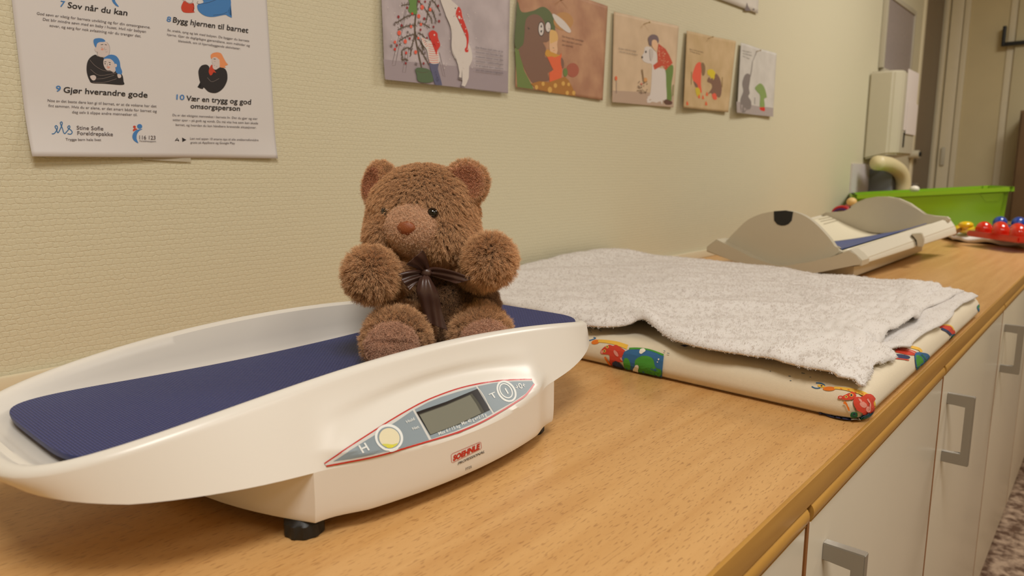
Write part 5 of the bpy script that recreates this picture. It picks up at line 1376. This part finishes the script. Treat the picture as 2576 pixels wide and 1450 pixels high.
box('bar', XE - 0.065, XE - 0.033, -0.85, w1[1] - 0.0145, w1[2] - 0.002, w1[2] + 0.018, M_black, bk, bev=0.003)

# ------------------------------------------------------------------ clutter at the far end of the worktop
M_green = mat('green_plastic', rgb(140, 186, 28), 0.35, sss=0.25); 
gb = empty('green_storage_bin', (3.2, -0.32, 0), 'bright green plastic storage bin behind the far infant scale', 'bin')
P0, P1 = on_x(2143, 491, 3.02), on_x(2555, 470, 3.18)
e1 = P1 - P0; Lb = np.linalg.norm(e1); e1 /= Lb; e3 = np.array([1.0, 0.28, 0.0]); e3 -= e1 * (e3 @ e1); e3 /= np.linalg.norm(e3); e2 = np.cross(e1, e3); e2 = e2 if e2[2] < 0 else -e2
hb = 0.150; D_ = 0.40
def bpt(a, b, c): return P0 + e1 * a + e2 * b + e3 * c
def frame(ins, b, tp=0.0): return [bpt(ins, b, ins), bpt(Lb - ins, b, ins), bpt(Lb - ins, b, D_ - ins), bpt(ins, b, D_ - ins)]
rows = [frame(0.036, hb), frame(0.028, hb - 0.008), frame(0.016, 0.03), frame(0.014, 0.018), frame(0.0, 0.016), frame(0.0, 0.0), frame(0.020, 0.0), frame(0.020, 0.03), frame(0.034, hb - 0.010)]
V = [p for r in rows for p in r]; F = [(a * 4 + k, a * 4 + (k + 1) % 4, (a + 1) * 4 + (k + 1) % 4, (a + 1) * 4 + k) for a in range(len(rows) - 1) for k in range(4)] + [(0, 1, 2, 3), tuple(range(len(V) - 4, len(V)))]
bm = bmesh.new(); vs = [bm.verts.new(tuple(v)) for v in V]; [bm.faces.new([vs[i] for i in f]) for f in F]
bmesh.ops.bevel(bm, geom=[e for e in bm.edges if abs(np.dot(np.array((e.verts[0].co - e.verts[1].co).normalized()), e2)) > 0.8], offset=0.018, segments=4, affect='EDGES')
fromb('tub', bm, M_green, gb, angle=40)
hdl = Print(None); a_, b_ = Lb * 0.80, Lb * 0.93
bm = bmesh.new()
hv_ = [bpt(a_, 0.020, 0.013), bpt(b_, 0.020, 0.013), bpt(b_ - 0.01, 0.050, 0.018), bpt(a_ + 0.02, 0.050, 0.018)]; hv2 = [p - e3 * 0.003 for p in hv_]
vs = [bm.verts.new(tuple(p)) for p in hv_ + hv2]; [bm.faces.new([vs[i] for i in f]) for f in ((0, 1, 2, 3), (7, 6, 5, 4), (0, 4, 5, 1), (1, 5, 6, 2), (2, 6, 7, 3), (3, 7, 4, 0))]
fromb('grip', bm, M_green, gb)
bm = bmesh.new(); c_ = bpt(Lb * 0.42, -0.008, 0.10); sphere_bm(bm, c_, (0.018, 0.018, 0.014)); tube_bm(bm, [c_ - np.array([0, 0, 0.12]), c_], 0.010, 12)
setp(fromb('rounded_toy', bm, mat('white_knob', rgb(230, 222, 206), 0.4), None, smooth=True), 'white rounded toy tip peeking over the green bin rim', 'toy')

# folded cloth with the red bead tray on it
fc = [on_z(2392, 606, 0.004), on_z(2470, 612, 0.004), on_z(2560, 622, 0.004), on_z(2640, 630, 0.004)]
V = []; nU, nV_ = 40, 24
edge = catmull(fc, 13)[:nU]
ddir = np.array([0.72, 0.30, 0.0])
for i, p in enumerate(edge):
    for j in range(nV_):
        q_ = j / (nV_ - 1); pp_ = p + ddir * 0.55 * q_
        V.append((pp_[0], pp_[1], 0.019 + 0.004 * math.sin(i * 0.5 + j * 0.3) * (1 - 0.5 * q_) + 0.006 * math.sin(math.pi * min(1, q_ * 2.0)) * 0.8))
fcl = obj('folded_cloth', V, grid_faces(len(edge), nV_), M_towel, None, smooth=True)
md = fcl.modifiers.new('t', 'SOLIDIFY'); md.thickness = 0.013; md.offset = -1
setp(fcl, 'folded white cloth under the red bead toy at the far end', 'cloth')
M_redp = mat('clear_red_plastic', rgb(206, 40, 20), 0.12, spec=0.6, coat=0.5, sss=0.2)
rt = empty('bead_tray_toy', (3.0, -0.58, 0.02), 'glossy red toy tray with rows of round domes on the white cloth', 'toy')
o0 = on_z(2430, 594, 0.032); o1 = on_z(2560, 612, 0.032); f1 = o1 - o0; W_ = np.linalg.norm(f1); f1 /= W_; f3 = np.array([-f1[1], f1[0], 0.0]); f3 = f3 if f3[0] > 0 else -f3
bm = bmesh.new(); ZT = 0.032
vs = [o0, o1, o1 + f3 * 0.125, o0 + f3 * 0.125]
lo = [bm.verts.new((p[0], p[1], ZT)) for p in vs]; hi = [bm.verts.new((p[0], p[1], ZT + 0.020)) for p in vs]
bm.faces.new(lo[::-1]); bm.faces.new(hi); [bm.faces.new((lo[k], lo[(k + 1) % 4], hi[(k + 1) % 4], hi[k])) for k in range(4)]
bmesh.ops.bevel(bm, geom=bm.edges[:], offset=0.004, segments=2, affect='EDGES')
fromb('tray', bm, M_redp, rt, angle=40)
for ci in range(3):
    for ri in range(2):
        p = o0 + f1 * W_ * (0.17 + 0.33 * ci) + f3 * (0.030 + 0.055 * ri)
        bm = bmesh.new(); sphere_bm(bm, (p[0], p[1], ZT + 0.026), (0.025, 0.025, 0.027))
        fromb('dome', bm, M_redp, rt, smooth=True)
M_bluep = mat('clear_blue_plastic', rgb(36, 66, 150), 0.12, coat=0.5); M_yelp = mat('yellow_plastic', rgb(226, 186, 20), 0.25, coat=0.3)
bt = empty('bead_tray_toy', (3.3, -0.62, 0.02), 'blue toy tray with round domes behind the red one', 'toy')
oc = on_x(2545, 562, 3.07)
box('tray', 3.035, 3.115, oc[1] - 0.12, oc[1] + 0.06, 0.034, 0.060, M_bluep, bt, bev=0.003)
for dx, dy in ((0.0, 0.035), (0.005, -0.02), (0.005, -0.08)):
    bm = bmesh.new(); sphere_bm(bm, (oc[0] + dx, oc[1] + dy, 0.068), 0.023); fromb('dome', bm, M_bluep, bt, smooth=True)
ys = empty('yellow_toy', (3.0, -0.5, 0.02), 'yellow plastic toy left of the red bead tray', 'toy')
yc_ = on_z(2424, 588, 0.028)
bm = bmesh.new(); sphere_bm(bm, (yc_[0], yc_[1], 0.046), (0.06, 0.034, 0.016)); fromb('bowl', bm, M_yelp, ys, smooth=True)
bm = bmesh.new(); y2 = on_z(2430, 566, 0.075); tube_bm(bm, [(yc_[0] + 0.02, yc_[1], 0.052), tuple(y2)], 0.012, 10); sphere_bm(bm, y2, (0.026, 0.022, 0.012)); fromb('spout', bm, M_yelp, ys, smooth=True)
st_ = on_z(2405, 585, 0.035); bm = bmesh.new(); tube_bm(bm, [tuple(on_z(2398, 590, 0.040)), tuple(on_z(2416, 577, 0.060))], 0.006, 10)
setp(fromb('wooden_stick', bm, mat('stick_wood', rgb(150, 110, 70), 0.6), None, smooth=True), 'thin brown toy stick beside the yellow toy', 'stick')
gd = on_z(2590, 600, 0.03)
setp(box('green_block', gd[0] + 0.03, gd[0] + 0.25, gd[1] - 0.24, gd[1] - 0.08, 0.032, 0.10, mat('dark_green_plastic', rgb(24, 96, 40), 0.35), None, bev=0.006), 'dark green plastic block at the right edge beside the red toy', 'toy')
# small toys by the wall
ra = empty('toy_ring', (2.7, -0.12, 0.0), 'red and purple toy arch against the wall behind the far scale', 'toy')
cA = on_x(2117, 540, 2.62); pts = [cA + np.array([0, -math.cos(t) * 0.030, math.sin(t) * 0.026]) for t in np.linspace(0, math.pi, 14)]
pts = [pts[0] * [1, 1, 0]] + pts + [pts[-1] * [1, 1, 0]]
bm = bmesh.new(); tube_bm(bm, pts, 0.006, 8); fromb('arch', bm, mat('toy_red', rgb(186, 36, 44), 0.3), ra, smooth=True)
bm = bmesh.new(); tube_bm(bm, [p * [1, 1, 1] - np.array([0.004, 0, 0.008]) if 0 < k < len(pts) - 1 else p - np.array([0.004, 0, 0]) for k, p in enumerate(pts)], 0.005, 8); fromb('inner_arch', bm, mat('toy_purple', rgb(72, 34, 96), 0.3), ra, smooth=True)
dl = empty('toy_figure', (2.8, -0.1, 0.0), 'small toy figure with pink, blue and yellow parts by the bin corner', 'toy')
f0 = on_x(2142, 516, 2.85)
bm = bmesh.new(); tube_bm(bm, [(f0[0], f0[1] + 0.02, 0.0), (f0[0], f0[1] + 0.02, f0[2] - 0.03), f0 + np.array([0, 0.01, 0.0])], [0.014, 0.012, 0.010], 10); fromb('body', bm, mat('toy_pink', rgb(196, 110, 110), 0.5), dl, smooth=True)
bm = bmesh.new(); sphere_bm(bm, f0 + np.array([0, 0.0, 0.012]), (0.020, 0.018, 0.016)); fromb('head', bm, mat('toy_yellow', rgb(220, 186, 120), 0.5), dl, smooth=True)
bm = bmesh.new(); sphere_bm(bm, f0 + np.array([-0.01, -0.012, -0.016]), (0.012, 0.012, 0.012)); fromb('arm', bm, mat('toy_blue', rgb(120, 180, 200), 0.5), dl, smooth=True)
# pale blue sheet tucked behind the near scale
pb = obj('paper_sheet', [(-0.20, -0.20, 0.0006), (0.155, -0.014, 0.0006), (0.150, -0.0115, 0.0006), (-0.20, -0.0115, 0.0006), (-0.20, -0.20, 0.003), (0.155, -0.014, 0.003), (0.150, -0.0115, 0.003), (-0.20, -0.0115, 0.003)],
         [(3, 2, 1, 0), (4, 5, 6, 7), (0, 1, 5, 4), (1, 2, 6, 5), (2, 3, 7, 6), (3, 0, 4, 7)], mat('pale_blue_paper', rgb(190, 214, 206), 0.6))
setp(pb, 'pale blue paper on the worktop at the left edge by the wall', 'paper')
